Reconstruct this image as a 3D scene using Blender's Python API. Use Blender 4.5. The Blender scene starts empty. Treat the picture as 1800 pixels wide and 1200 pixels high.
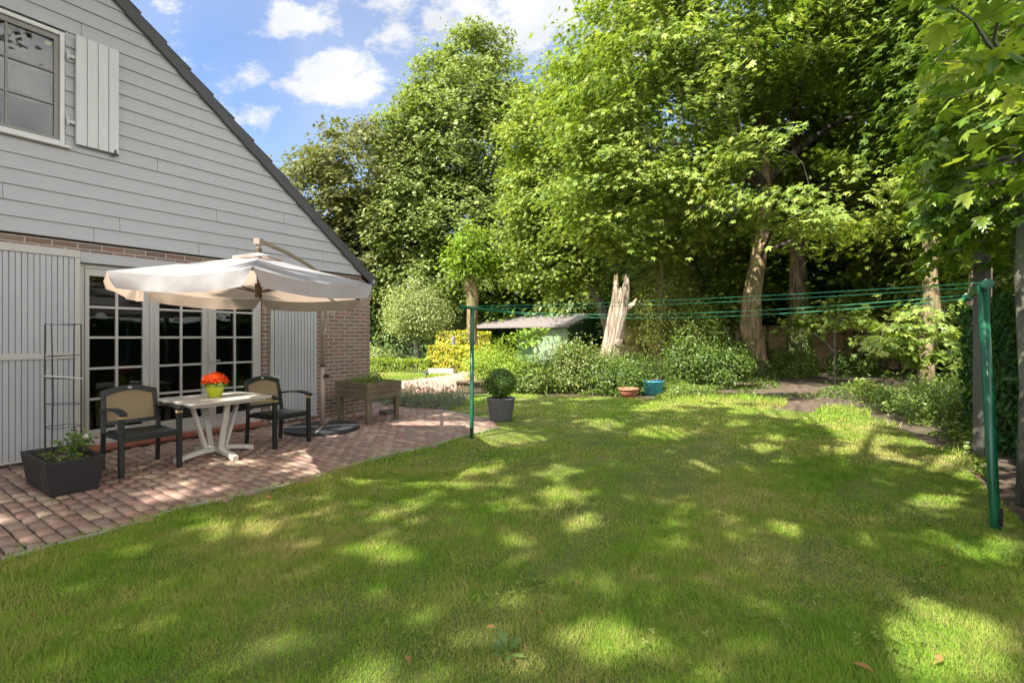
import bpy, bmesh, math, random
import numpy as np
from mathutils import Vector, Matrix
R = math.radians
SC = bpy.context.scene
COL = SC.collection
rng = np.random.default_rng(7)
random.seed(7)

# ------------------------------------------------------------------ camera
F, H, HY = 850.0, 1.4, 591.0
cd = bpy.data.cameras.new('camera')
cam = bpy.data.objects.new('camera', cd); COL.objects.link(cam)
cam.location = (0, 0, H); cam.rotation_euler = (R(90), 0, 0)
cd.sensor_width = 36; cd.lens = F / 1800 * 36
cd.shift_y = -(600 - HY) / 1800
cd.clip_end = 2000; cd.clip_start = 0.05
SC.camera = cam
SC.render.resolution_x = 1024; SC.render.resolution_y = 682

# ------------------------------------------------------------------ sun and sky
A_SUN, EL = R(12), R(47)
d0 = np.array([0.5636383, 0.8260217])           # along the house wall, away from the camera
n0 = np.array([-0.8260217, 0.5636383])          # into the house
sh = -d0 * math.cos(A_SUN) + n0 * math.sin(A_SUN)   # horizontal direction TO the sun
SUN = np.array([sh[0] * math.cos(EL), sh[1] * math.cos(EL), math.sin(EL)])
sd = bpy.data.lights.new('sun', 'SUN'); so = bpy.data.objects.new('sun', sd); COL.objects.link(so)
so.rotation_euler = Vector(SUN).to_track_quat('Z', 'Y').to_euler()
so.location = (-10, -10, 20)
sd.energy = 3.5; sd.angle = R(0.55); sd.color = (1.0, 0.95, 0.86)

wd = bpy.data.worlds.new("World"); SC.world = wd; wd.use_nodes = True
wn, wl = wd.node_tree.nodes, wd.node_tree.links
wn.clear()
def wnode(t, **k):
    n = wn.new(t)
    for a, b in k.items(): setattr(n, a, b)
    return n
sky = wnode('ShaderNodeTexSky', sky_type='NISHITA', sun_disc=False)
sky.sun_elevation = EL
sky.sun_rotation = math.atan2(SUN[0], SUN[1])
sky.air_density = 1.0; sky.dust_density = 1.0; sky.ozone_density = 1.0
bg = wnode('ShaderNodeBackground'); bg.inputs[1].default_value = 0.14
wo = wnode('ShaderNodeOutputWorld'); wl.new(bg.outputs[0], wo.inputs[0])
tc = wnode('ShaderNodeTexCoord')
sep = wnode('ShaderNodeSeparateXYZ'); wl.new(tc.outputs['Generated'], sep.inputs[0])
def wm(op, a, b=None, c=None, clamp=False):
    n = wnode('ShaderNodeMath', operation=op); n.use_clamp = clamp
    for i, v in enumerate((a, b, c)):
        if v is None: continue
        if isinstance(v, (int, float)): n.inputs[i].default_value = v
        else: wl.new(v, n.inputs[i])
    return n.outputs[0]
ysafe = wm('MAXIMUM', sep.outputs['Y'], 0.05)
u_ = wm('DIVIDE', sep.outputs['X'], ysafe); v_ = wm('DIVIDE', sep.outputs['Z'], ysafe)
nz = wnode('ShaderNodeTexNoise'); nz.inputs['Scale'].default_value = 9; nz.inputs['Detail'].default_value = 9
nz.inputs['Roughness'].default_value = 0.68
cmb = wnode('ShaderNodeCombineXYZ'); wl.new(u_, cmb.inputs[0]); wl.new(wm('MULTIPLY', v_, 1.4), cmb.inputs[1])
wl.new(cmb.outputs[0], nz.inputs['Vector'])
cl = None
for (px, py, rx, ry, am) in [(905, 10, 200, 115, 1.0), (590, 140, 100, 66, 1.0), (535, 38, 80, 44, .85), (690, 45, 62, 75, .75),
                         (450, 130, 45, 34, .5), (455, 205, 60, 28, .55), (300, 10, 60, 18, .6), (600, -20, 60, 40, .5), (1120, 60, 160, 90, .9),
                         (350, 120, 40, 24, .3), (740, 300, 160, 120, .55)]:
    a = wm('DIVIDE', wm('SUBTRACT', u_, (px - 900) / F), rx / F)
    b = wm('DIVIDE', wm('SUBTRACT', v_, (HY - py) / F), ry / F)
    d = wm('SQRT', wm('ADD', wm('MULTIPLY', a, a), wm('MULTIPLY', b, b)))
    m = wm('MULTIPLY', wm('SUBTRACT', 1.22, d, clamp=True), am)
    cl = m if cl is None else wm('MAXIMUM', cl, m)
front = wm('GREATER_THAN', sep.outputs['Y'], 0.15)
cl = wm('MULTIPLY', wm('ADD', wm('MULTIPLY', cl, 1.05), wm('MULTIPLY', wm('SUBTRACT', nz.outputs['Fac'], .56), 3.0)), 1.7, clamp=True)
cl = wm('MULTIPLY', cl, front)
# scattered cloud elsewhere in the sky, thickened as neutral fill light
nz2 = wnode('ShaderNodeTexNoise'); nz2.inputs['Scale'].default_value = 2.2; nz2.inputs['Detail'].default_value = 6
wl.new(tc.outputs['Generated'], nz2.inputs['Vector'])
thin = wm('MULTIPLY', wm('MULTIPLY', wm('SUBTRACT', nz2.outputs['Fac'], .42), 5, clamp=True), wm('SUBTRACT', 1.0, wm('MULTIPLY', front, .75)))
thin = wm('MULTIPLY', thin, .95)
wisp = wm('MULTIPLY', wm('MULTIPLY', wm('SUBTRACT', nz.outputs['Fac'], .5), 3.0, clamp=True), .35)
cl = wm('MAXIMUM', wm('MAXIMUM', cl, thin), wm('MULTIPLY', wisp, front))
mx = wnode('ShaderNodeMix', data_type='RGBA')
wl.new(cl, mx.inputs['Factor'])
br = wnode('ShaderNodeMix', data_type='RGBA', blend_type='MULTIPLY'); br.inputs['Factor'].default_value = 1
br.inputs[7].default_value = (.46, .49, .55, 1)
wl.new(sky.outputs[0], br.inputs[6])
wl.new(br.outputs[2], mx.inputs[6])
cc = wnode('ShaderNodeMix', data_type='RGBA'); cc.inputs[6].default_value = (11.5, 11.0, 10.5, 1); cc.inputs[7].default_value = (2.0, 2.02, 2.06, 1)   # fill light: cloud brightened overhead and behind the camera, plain cloud ahead
wl.new(wm('MULTIPLY', wm('SUBTRACT', sep.outputs['Y'], .28), 4.0, clamp=True), cc.inputs['Factor']); 
sh_ = wnode('ShaderNodeMix', data_type='RGBA', blend_type='MULTIPLY'); sh_.inputs['Factor'].default_value = 1
wl.new(cc.outputs[2], sh_.inputs[6]); nz3 = wnode('ShaderNodeTexNoise'); nz3.inputs['Scale'].default_value = 5; nz3.inputs['Detail'].default_value = 5; wl.new(cmb.outputs[0], nz3.inputs['Vector'])
rp = wnode('ShaderNodeValToRGB'); wl.new(nz3.outputs['Fac'], rp.inputs[0]); rp.color_ramp.elements[0].position = .35; rp.color_ramp.elements[0].color = (.80, .82, .86, 1); rp.color_ramp.elements[1].position = .6; rp.color_ramp.elements[1].color = (1, 1, 1, 1)
wl.new(rp.outputs[0], sh_.inputs[7]); wl.new(sh_.outputs[2], mx.inputs[7])
wl.new(mx.outputs[2], bg.inputs[0])

SC.view_settings.view_transform = 'Standard'; SC.view_settings.look = 'None'
SC.view_settings.exposure = 1.9; SC.view_settings.gamma = 1.0
SC.cycles.max_bounces = 8; SC.cycles.diffuse_bounces = 4; SC.cycles.glossy_bounces = 3
SC.cycles.transmission_bounces = 5; SC.cycles.transparent_max_bounces = 6
SC.cycles.use_denoising = True

# ------------------------------------------------------------------ helpers
def G(px, py, z=0.0):
    Y = F * (H - z) / (py - HY); return ((px - 900) / F * Y, Y)
CX, CY = -2.6816, 9.11744                        # near right-hand corner of the house
def W(px, py, off=0.0):                          # picture point -> (along wall, height) on a plane 'off' in front of the wall
    cx, cy = CX - off * n0[0], CY - off * n0[1]
    r = (px - 900) / F
    s = (r * cy - cx) / (d0[0] - r * d0[1]); Y = cy + s * d0[1]
    return s, H + (HY - py) / F * Y
ANG = math.atan2(d0[1], d0[0])

def tag(o, label=None, cat=None, group=None, kind=None):
    if label: o['label'] = label
    if cat: o['category'] = cat
    if group: o['group'] = group
    if kind: o['kind'] = kind
    return o
def thing(name, label, cat, loc=(0, 0, 0), rotz=0, group=None):
    o = bpy.data.objects.new(name, None); COL.objects.link(o)
    o.location = loc; o.rotation_euler = (0, 0, rotz); o.empty_display_size = .2
    return tag(o, label, cat, group)
def copy_tree(o, parent=None):
    c = o.copy(); COL.objects.link(c)
    if parent: c.parent = parent
    for ch in [x for x in bpy.data.objects if x.parent == o]: copy_tree(ch, c)
    return c

def np_mesh(name, V, Fc, mat, parent=None, smooth=False):
    """V (n,3); Fc (m,k) all faces with k corners"""
    me = bpy.data.meshes.new(name)
    m, k = Fc.shape
    me.vertices.add(len(V)); me.vertices.foreach_set('co', np.ascontiguousarray(V, dtype=np.float32).ravel())
    me.loops.add(m * k); me.loops.foreach_set('vertex_index', np.ascontiguousarray(Fc, dtype=np.int32).ravel())
    me.polygons.add(m); me.polygons.foreach_set('loop_start', np.arange(0, m * k, k, dtype=np.int32))
    me.polygons.foreach_set('loop_total', np.full(m, k, dtype=np.int32))
    if smooth: me.polygons.foreach_set('use_smooth', np.ones(m, dtype=bool))
    me.update(calc_edges=True)
    me.materials.append(mat)
    o = bpy.data.objects.new(name, me); COL.objects.link(o)
    if parent: o.parent = parent
    return o
def inst(name, Tv, Tf, P, B, T, N, S, mat, parent=None):
    """copies of a template: axes B,T,N (n,3), size S (n,) or (n,3)"""
    n = len(P); k = len(Tv)
    S = np.asarray(S, float)
    if S.ndim == 1: S = np.repeat(S[:, None], 3, 1)
    X = Tv[None, :, 0, None] * (B * S[:, :1])[:, None, :] + Tv[None, :, 1, None] * (T * S[:, 1:2])[:, None, :] + Tv[None, :, 2, None] * (N * S[:, 2:3])[:, None, :]
    V = (X + P[:, None, :]).reshape(-1, 3)
    Fc = (Tf[None] + (np.arange(n) * k)[:, None, None]).reshape(-1, Tf.shape[1])
    return np_mesh(name, V, Fc, mat, parent)
def unit(a): return a / np.maximum(np.linalg.norm(a, axis=-1, keepdims=True), 1e-9)
def frames(N, T):
    N = unit(N); T = unit(T - N * np.sum(T * N, -1, keepdims=True)); return np.cross(T, N), T, N

class MB:
    def __init__(s): s.v = []; s.f = []
    def add(s, vs, fs):
        b = len(s.v); s.v += [tuple(v) for v in vs]; s.f += [tuple(b + i for i in f) for f in fs]; return s
    def box(s, a, b, M=None):
        x0, y0, z0 = a; x1, y1, z1 = b
        vs = [(x0, y0, z0), (x1, y0, z0), (x1, y1, z0), (x0, y1, z0), (x0, y0, z1), (x1, y0, z1), (x1, y1, z1), (x0, y1, z1)]
        if M is not None: vs = [M @ Vector(v) for v in vs]
        return s.add(vs, [(0, 3, 2, 1), (4, 5, 6, 7), (0, 1, 5, 4), (1, 2, 6, 5), (2, 3, 7, 6), (3, 0, 4, 7)])
    def bar(s, p, q, w, t, up=(0, 0, 1)):
        p, q = Vector(p), Vector(q); d = (q - p); L = d.length; d.normalize()
        u = Vector(up)
        if abs(d.dot(u)) > .95: u = Vector((1, 0, 0))
        x = d.cross(u).normalized(); y = x.cross(d).normalized()
        M = Matrix((x, y, d)).transposed().to_4x4(); M.translation = p
        return s.box((-w / 2, -t / 2, 0), (w / 2, t / 2, L), M)
    def tube(s, pts, rad, n=8, cap=True, wob=0.0, seed=0):
        pts = [Vector(p) for p in pts]
        if isinstance(rad, (int, float)): rad = [rad] * len(pts)
        b = len(s.v); rr = random.Random(seed); prev = None
        ph = [rr.uniform(0, 6.28) for _ in range(4)]
        for i, p in enumerate(pts):
            d = (pts[min(i + 1, len(pts) - 1)] - pts[max(i - 1, 0)]).normalized()
            if prev is None: x = d.orthogonal().normalized()
            else: x = (prev - d * prev.dot(d)).normalized()
            prev = x; y = d.cross(x)
            for k in range(n):
                a = 2 * math.pi * k / n
                r = rad[i] * (1 + wob * (math.sin(3 * a + ph[0] + i * .21) + .7 * math.sin(5 * a + ph[1] - i * .17) + .5 * math.sin(8 * a + ph[2] + i * .4)))
                s.v.append(tuple(p + (x * math.cos(a) + y * math.sin(a)) * r))
        for i in range(len(pts) - 1):
            for k in range(n):
                k2 = (k + 1) % n
                s.f.append((b + i * n + k, b + i * n + k2, b + (i + 1) * n + k2, b + (i + 1) * n + k))
        if cap:
            s.f.append(tuple(b + k for k in reversed(range(n))))
            s.f.append(tuple(b + (len(pts) - 1) * n + k for k in range(n)))
        return s
    def lathe(s, prof, n=24, c=(0, 0, 0)):
        b = len(s.v)
        for (r, z) in prof:
            for k in range(n):
                a = 2 * math.pi * k / n; s.v.append((c[0] + r * math.cos(a), c[1] + r * math.sin(a), c[2] + z))
        for i in range(len(prof) - 1):
            for k in range(n):
                k2 = (k + 1) % n; s.f.append((b + i * n + k, b + i * n + k2, b + (i + 1) * n + k2, b + (i + 1) * n + k))
        return s
    def prism(s, poly, y0, y1, plane='xz'):
        n = len(poly)
        f = (lambda p, y: (p[0], y, p[1])) if plane == 'xz' else (lambda p, y: (p[0], p[1], y))
        b = len(s.v); s.v += [f(p, y0) for p in poly] + [f(p, y1) for p in poly]
        s.f.append(tuple(b + i for i in range(n))); s.f.append(tuple(b + n + i for i in reversed(range(n))))
        for i in range(n):
            j = (i + 1) % n; s.f.append((b + j, b + i, b + n + i, b + n + j))
        return s
    def build(s, name, mat, parent=None, bevel=0, smooth=False, seg=2):
        me = bpy.data.meshes.new(name); me.from_pydata(s.v, [], s.f)
        bm = bmesh.new(); bm.from_mesh(me); bmesh.ops.recalc_face_normals(bm, faces=bm.faces)
        bm.to_mesh(me); bm.free()
        me.materials.append(mat)
        if smooth:
            for p in me.polygons: p.use_smooth = True
        o = bpy.data.objects.new(name, me); COL.objects.link(o)
        if parent: o.parent = parent
        if bevel:
            m = o.modifiers.new('bevel', 'BEVEL'); m.width = bevel; m.segments = seg; m.limit_method = 'ANGLE'; m.angle_limit = R(40)
        return o

# ------------------------------------------------------------------ materials
class NT:
    def __init__(s, name):
        s.m = bpy.data.materials.new(name); s.m.use_nodes = True
        s.n = s.m.node_tree.nodes; s.l = s.m.node_tree.links
        s.bs = s.n['Principled BSDF']; s.out = s.n['Material Output']
        s.tc = None
    def new(s, t, **k):
        n = s.n.new(t)
        for a, b in k.items(): setattr(n, a, b)
        return n
    def obj(s):
        if s.tc is None: s.tc = s.new('ShaderNodeTexCoord')
        return s.tc.outputs['Object']
    def link(s, a, b): s.l.new(a, b)
    def noise(s, scale, detail=4, rough=.55, stretch=None, vec=None):
        n = s.new('ShaderNodeTexNoise'); n.inputs['Scale'].default_value = scale
        n.inputs['Detail'].default_value = detail; n.inputs['Roughness'].default_value = rough
        v = vec or s.obj()
        if stretch:
            mp = s.new('ShaderNodeMapping'); mp.inputs['Scale'].default_value = stretch; s.link(v, mp.inputs[0]); v = mp.outputs[0]
        s.link(v, n.inputs['Vector']); return n.outputs['Fac']
    def ramp(s, fac, stops, interp='LINEAR'):
        r = s.new('ShaderNodeValToRGB'); e = r.color_ramp.elements; r.color_ramp.interpolation = interp
        while len(e) < len(stops): e.new(.5)
        for i, (p, c) in enumerate(stops):
            e[i].position = p; e[i].color = (*c, 1) if len(c) == 3 else c
        s.link(fac, r.inputs[0]); return r.outputs[0]
    def mix(s, fac, a, b, blend='MIX'):
        m = s.new('ShaderNodeMix', data_type='RGBA', blend_type=blend)
        for sock, v in ((m.inputs['Factor'], fac), (m.inputs[6], a), (m.inputs[7], b)):
            if isinstance(v, (int, float)): sock.default_value = v
            elif isinstance(v, tuple): sock.default_value = (*v, 1)
            else: s.link(v, sock)
        return m.outputs[2]
    def math(s, op, a, b=None, clamp=False):
        n = s.new('ShaderNodeMath', operation=op); n.use_clamp = clamp
        for i, v in enumerate((a, b)):
            if v is None: continue
            if isinstance(v, (int, float)): n.inputs[i].default_value = v
            else: s.link(v, n.inputs[i])
        return n.outputs[0]
    def bump(s, h, strength=.5, dist=.01):
        b = s.new('ShaderNodeBump'); b.inputs['Strength'].default_value = strength; b.inputs['Distance'].default_value = dist
        s.link(h, b.inputs['Height']); s.link(b.outputs[0], s.bs.inputs['Normal']); return b.outputs[0]
    def rand(s):
        return s.new('ShaderNodeNewGeometry').outputs['Random Per Island']
def sc(c, k): return tuple(min(1, x * k) for x in c)
def pmat(name, c, rough=.6, scale=6, var=.25, bump=.2, bscale=80, bdist=.003, stretch=None, c2=None, metal=0, spec=None):
    t = NT(name)
    f = t.noise(scale, 6, .6, stretch)
    col = t.ramp(f, [(.25, sc(c, 1 - var)), (.55, c), (.78, c2 or sc(c, 1 + var))])
    t.link(col, t.bs.inputs['Base Color']); t.bs.inputs['Roughness'].default_value = rough; t.bs.inputs['Metallic'].default_value = metal
    if spec is not None: t.bs.inputs['Specular IOR Level'].default_value = spec
    if bump: t.bump(t.noise(bscale, 4, .6, stretch), bump, bdist)
    return t.m
def leafmat(name, cols, trans=.4, gloss=.08, rough=.45, big=.35, tcol=None, patch=None):
    """cols: dark .. light leaf colours, picked leaf by leaf and clump by clump"""
    t = NT(name)
    r = t.rand(); nb = t.noise(big, 3, .5)
    f = t.math('ADD', t.math('MULTIPLY', r, .6), t.math('MULTIPLY', nb, .55))
    n = len(cols)
    col = t.ramp(f, [(.12 + .8 * i / max(1, n - 1), c) for i, c in enumerate(cols)])
    df = t.new('ShaderNodeBsdfDiffuse'); t.link(col, df.inputs[0])
    tr = t.new('ShaderNodeBsdfTranslucent')
    tcl = t.mix(1.0, col, tcol or (1.25, 1.25, .62), 'MULTIPLY'); t.link(tcl, tr.inputs[0])
    gloss *= .28; gl = t.new('ShaderNodeBsdfGlossy'); gl.inputs['Roughness'].default_value = rough; gl.inputs[0].default_value = (.9, .95, .9, 1)
    m1 = t.new('ShaderNodeMixShader'); m1.inputs[0].default_value = trans; t.link(df.outputs[0], m1.inputs[1]); t.link(tr.outputs[0], m1.inputs[2])
    m2 = t.new('ShaderNodeMixShader'); m2.inputs[0].default_value = gloss; t.link(m1.outputs[0], m2.inputs[1]); t.link(gl.outputs[0], m2.inputs[2])
    t.link(m2.outputs[0], t.out.inputs[0]); t.n.remove(t.bs)
    return t.m
def barkmat(name, c, c2, moss=None):
    t = NT(name)
    f = t.noise(9, 8, .65, (1, 1, .16)); col = t.ramp(f, [(.36, sc(c, .22)), (.48, c), (.70, c2)])
    if moss:
        g = t.noise(1.6, 4, .6); col = t.mix(t.math('MULTIPLY', t.math('SUBTRACT', g, .45), 5, True), col, moss)
    t.link(col, t.bs.inputs['Base Color']); t.bs.inputs['Roughness'].default_value = .9
    t.bump(t.noise(22, 8, .7, (1, 1, .14)), .9, .04)
    return t.m

def brick_mat():
    t = NT('brick')
    s = t.new('ShaderNodeSeparateXYZ'); t.link(t.obj(), s.inputs[0])
    x = t.math('ADD', s.outputs['X'], s.outputs['Y'])
    wob = t.math('MULTIPLY', t.math('SUBTRACT', t.noise(14, 3), .5), .010)
    c = t.new('ShaderNodeCombineXYZ'); t.link(t.math('ADD', x, wob), c.inputs[0]); t.link(t.math('ADD', s.outputs['Z'], wob), c.inputs[1])
    b = t.new('ShaderNodeTexBrick'); t.link(c.outputs[0], b.inputs['Vector'])
    b.inputs['Scale'].default_value = 1; b.inputs['Brick Width'].default_value = .222; b.inputs['Row Height'].default_value = .0655
    b.inputs['Mortar Size'].default_value = .0068; b.inputs['Mortar Smooth'].default_value = .25; b.offset = .5
    b.inputs['Color1'].default_value = (0, 0, 0, 1); b.inputs['Color2'].default_value = (1, 1, 1, 1); b.inputs['Mortar'].default_value = (.5, .5, .5, 1)
    rnd = t.new('ShaderNodeSeparateColor'); t.link(b.outputs['Color'], rnd.inputs[0])
    col = t.ramp(rnd.outputs[0], [(0, (.13, .072, .058)), (.25, (.20, .098, .072)), (.5, (.16, .105, .085)), (.7, (.25, .115, .085)), (.85, (.19, .15, .115)), (1, (.30, .11, .08))])
    col = t.mix(t.ramp(t.noise(35, 6, .7), [(.35, (0, 0, 0)), (.7, (1, 1, 1))]), col, t.mix(.5, col, (.26, .22, .15)))
    col = t.mix(1.0, col, t.ramp(t.noise(90, 5, .7), [(.2, (.7, .7, .7)), (.8, (1.2, 1.2, 1.2))]), 'MULTIPLY')
    mort = t.ramp(t.noise(25, 5), [(.3, (.34, .29, .24)), (.7, (.50, .44, .37))])
    t.link(t.mix(b.outputs['Fac'], col, mort), t.bs.inputs['Base Color']); t.bs.inputs['Roughness'].default_value = .9
    h = t.math('SUBTRACT', t.math('MULTIPLY', t.noise(120, 4), .25), b.outputs['Fac'])
    t.bump(h, .8, .008); return t.m

M = {}
M['brick'] = brick_mat()
M['siding'] = pmat('siding', (.375, .370, .370), .55, 5, .08, .35, 60, .002, (.6, 1, 14))
M['trim'] = pmat('painted_trim', (.43, .40, .355), .5, 8, .08, .15, 50, .002, (1, 1, .3))
M['trim_white'] = pmat('white_trim', (.55, .54, .50), .45, 8, .06, .1, 50, .002)
M['shutter'] = pmat('shutter_paint', (.38, .38, .375), .5, 3, .10, .25, 40, .003, (6, 6, .5))
M['shutter_white'] = pmat('shutter_white', (.50, .51, .48), .5, 3, .10, .2, 40, .003, (6, 6, .5))
M['window_frame'] = pmat('grey_window_frame', (.19, .175, .155), .5, 8, .1, .1)
M['red_sill'] = pmat('red_sill', (.32, .11, .065), .6, 12, .2, .2)
M['tile'] = pmat('roof_tile', (.060, .057, .058), .65, 10, .25, .4, 60, .004)
M['tile_lit_edge'] = pmat('tile_lit_edge', (.42, .17, .10), .8, 12, .2, .3)  # orange colour painted in for sunlit tile edges
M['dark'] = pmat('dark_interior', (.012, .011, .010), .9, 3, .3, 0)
M['plinth'] = pmat('plinth', (.03, .027, .024), .9, 9, .4, .4)
M['zinc'] = pmat('zinc', (.30, .31, .32), .4, 6, .15, .1, metal=.7)
M['iron'] = pmat('black_iron', (.018, .018, .018), .55, 20, .3, .2)
M['rope'] = pmat('rope', (.42, .37, .30), .8, 40, .2, .4)
M['sticker'] = pmat('yellow_sticker', (.55, .42, .06), .5, 20, .1, 0)
M['red_seal'] = pmat('red_seal', (.24, .05, .035), .7, 8, .3, 0)
t = NT('glass')
gl = t.new('ShaderNodeBsdfGlossy'); gl.inputs['Roughness'].default_value = .015
trn = t.new('ShaderNodeBsdfTransparent'); trn.inputs[0].default_value = (.82, .85, .84, 1)
fr = t.new('ShaderNodeFresnel'); fr.inputs[0].default_value = 1.62
wv = t.new('ShaderNodeBump'); wv.inputs['Strength'].default_value = .02; wv.inputs['Distance'].default_value = .01
t.link(t.noise(3, 1), wv.inputs['Height']); t.link(wv.outputs[0], gl.inputs['Normal'])
ms = t.new('ShaderNodeMixShader'); t.link(t.math('MULTIPLY', fr.outputs[0], .62, True), ms.inputs[0]); t.link(trn.outputs[0], ms.inputs[1]); t.link(gl.outputs[0], ms.inputs[2])
t.link(ms.outputs[0], t.out.inputs[0]); t.n.remove(t.bs); M['glass'] = t.m
M['resin'] = pmat('dark_green_resin', (.009, .012, .011), .42, 12, .25, .12, 90, .001)
t = NT('cane')
wv1 = t.new('ShaderNodeTexWave', wave_type='BANDS', bands_direction='X'); wv1.inputs['Scale'].default_value = 42; t.link(t.obj(), wv1.inputs[0])
wv2 = t.new('ShaderNodeTexWave', wave_type='BANDS', bands_direction='Z'); wv2.inputs['Scale'].default_value = 42; t.link(t.obj(), wv2.inputs[0])
wf = t.math('MULTIPLY', wv1.outputs['Fac'], wv2.outputs['Fac'])
t.link(t.ramp(wf, [(.0, (.22, .16, .08)), (.5, (.36, .27, .15))]), t.bs.inputs['Base Color']); t.bump(wf, .5, .003); M['cane'] = t.m
M['gold'] = pmat('tan_band', (.50, .36, .14), .5, 20, .15, 0)
M['badge'] = pmat('grey_badge', (.42, .42, .42), .4, 20, .1, 0)
M['white_resin'] = pmat('weathered_white_resin', (.50, .47, .41), .5, 9, .16, .2, 40, .002)
M['planter_black'] = pmat('black_planter', (.016, .015, .015), .6, 160, .8, .6, 150, .003)
M['soil'] = pmat('soil', (.035, .024, .017), .95, 20, .5, 1, 40, .02)
M['lime_pot'] = pmat('lime_glaze', (.42, .46, .01), .22, 6, .06, 0)
M['grey_pot'] = pmat('grey_pot', (.135, .135, .138), .75, 5, .18, .35, 60, .004)
M['terracotta'] = pmat('terracotta', (.40, .155, .09), .8, 10, .2, .3)
M['blue_tub'] = pmat('blue_plastic', (.05, .36, .48), .35, 5, .2, .1)
M['wood_old'] = pmat('weathered_timber', (.135, .105, .062), .85, 5, .4, .6, 40, .004, (1, 1, 1), (.20, .165, .10))
M['wood_grey'] = pmat('grey_post_timber', (.12, .11, .085), .85, 6, .3, .6, 40, .005, (1, 1, .12))
M['fence'] = pmat('fence_timber', (.50, .34, .17), .8, 4, .3, .5, 30, .004, (.3, 1, 1))
M['green_paint'] = pmat('green_post_paint', (.004, .088, .038), .28, 8, .12, .05)
M['green_cord'] = pmat('green_cord', (.03, .30, .15), .5, 30, .1, 0)
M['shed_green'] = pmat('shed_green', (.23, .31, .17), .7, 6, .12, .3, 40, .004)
M['shed_shaded'] = pmat('shed_green_shaded', (.10, .20, .09), .7, 6, .15, .3, 40, .004)  # same shed green, darkened for the walls in shade
M['felt'] = pmat('roof_felt', (.19, .165, .155), .9, 7, .2, .6, 60, .006)
M['parasol_pole'] = pmat('taupe_pole', (.30, .235, .185), .4, 8, .08, .05, metal=.0)
M['rib'] = pmat('brown_rib', (.09, .055, .03), .5, 20, .2, 0)
M['weight'] = pmat('black_weight_tile', (.028, .028, .030), .6, 14, .5, .5, 50, .004)
M['galv'] = pmat('galvanised', (.42, .42, .42), .35, 10, .1, .05, metal=.6)
M['concrete'] = pmat('edge_concrete', (.30, .285, .26), .9, 14, .25, .6, 70, .005)
M['white_obj'] = pmat('white_paint', (.6, .6, .58), .5, 10, .1, 0)
t = NT('parasol_fabric')
f = t.noise(3.5, 5, .6); col = t.ramp(f, [(.3, (.34, .345, .355)), (.62, (.44, .445, .455))])
df = t.new('ShaderNodeBsdfDiffuse'); t.link(col, df.inputs[0])
tr = t.new('ShaderNodeBsdfTranslucent'); tr.inputs[0].default_value = (.66, .50, .38, 1)
ms = t.new('ShaderNodeMixShader'); ms.inputs[0].default_value = .40; t.link(df.outputs[0], ms.inputs[1]); t.link(tr.outputs[0], ms.inputs[2])
bp = t.new('ShaderNodeBump'); bp.inputs['Strength'].default_value = .5; bp.inputs['Distance'].default_value = .03
t.link(t.noise(5, 3), bp.inputs['Height']); t.link(bp.outputs[0], df.inputs['Normal'])
t.link(ms.outputs[0], t.out.inputs[0]); t.n.remove(t.bs); M['fabric'] = t.m

# pavers
def paver_mat(name, cols):
    t = NT(name); r = t.rand()
    col = t.ramp(r, [(i / (len(cols) - 1), c) for i, c in enumerate(cols)], 'CONSTANT')
    col = t.mix(1.0, col, t.ramp(t.noise(18, 6, .7), [(.25, (.80, .79, .78)), (.75, (1.32, 1.26, 1.20))]), 'MULTIPLY')
    col = t.mix(t.math('MULTIPLY', t.math('SUBTRACT', t.noise(1.1, 5, .6), .56), 3.0, True), col, (.12, .115, .06))
    t.link(col, t.bs.inputs['Base Color']); t.bs.inputs['Roughness'].default_value = .85
    t.bump(t.noise(90, 6, .7), .6, .004); return t.m
M['paver'] = paver_mat('clay_paver', [(.245, .15, .12), (.28, .185, .14), (.21, .15, .125), (.29, .20, .15), (.24, .16, .13), (.31, .235, .17), (.225, .135, .11), (.265, .195, .155), (.255, .155, .12)])
M['paver_pink'] = paver_mat('pink_paver', [(.34, .21, .16), (.38, .26, .20), (.30, .19, .15), (.40, .29, .23), (.35, .23, .18)])
t = NT('joint_sand'); col = t.ramp(t.noise(4, 6, .65), [(.35, (.035, .03, .022)), (.55, (.055, .05, .03)), (.7, (.04, .065, .02))])
t.link(col, t.bs.inputs['Base Color']); t.bs.inputs['Roughness'].default_value = 1; t.bump(t.noise(60, 6), .8, .01); M['sand'] = t.m
# ground: soil with litter, mossy turf under the grass
t = NT('ground_soil')
soil = t.ramp(t.noise(7, 8, .7), [(.3, (.05, .033, .022)), (.5, (.11, .075, .05)), (.68, (.20, .145, .10))])
soil = t.mix(t.math('MULTIPLY', t.math('SUBTRACT', t.noise(45, 4, .7), .55), 6, True), soil, (.20, .13, .07))
soil = t.mix(t.math('MULTIPLY', t.math('SUBTRACT', t.noise(.55, 5, .6), .52), 5, True), soil, (.06, .085, .02))
t.link(soil, t.bs.inputs['Base Color']); t.bs.inputs['Roughness'].default_value = 1; t.bump(t.noise(30, 8, .7), 1, .03); M['ground'] = t.m
t = NT('turf_base')
tf = t.ramp(t.noise(1.0, 6, .65), [(.36, (.065, .11, .008)), (.52, (.11, .145, .016)), (.66, (.20, .175, .06))])
tf = t.mix(t.math('MULTIPLY', t.math('SUBTRACT', t.noise(38, 5, .75), .48), 4, True), tf, (.13, .12, .035))
t.link(tf, t.bs.inputs['Base Color']); t.bs.inputs['Roughness'].default_value = 1; t.bump(t.noise(60, 6, .75), 1, .02); M['turf'] = t.m

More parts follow.
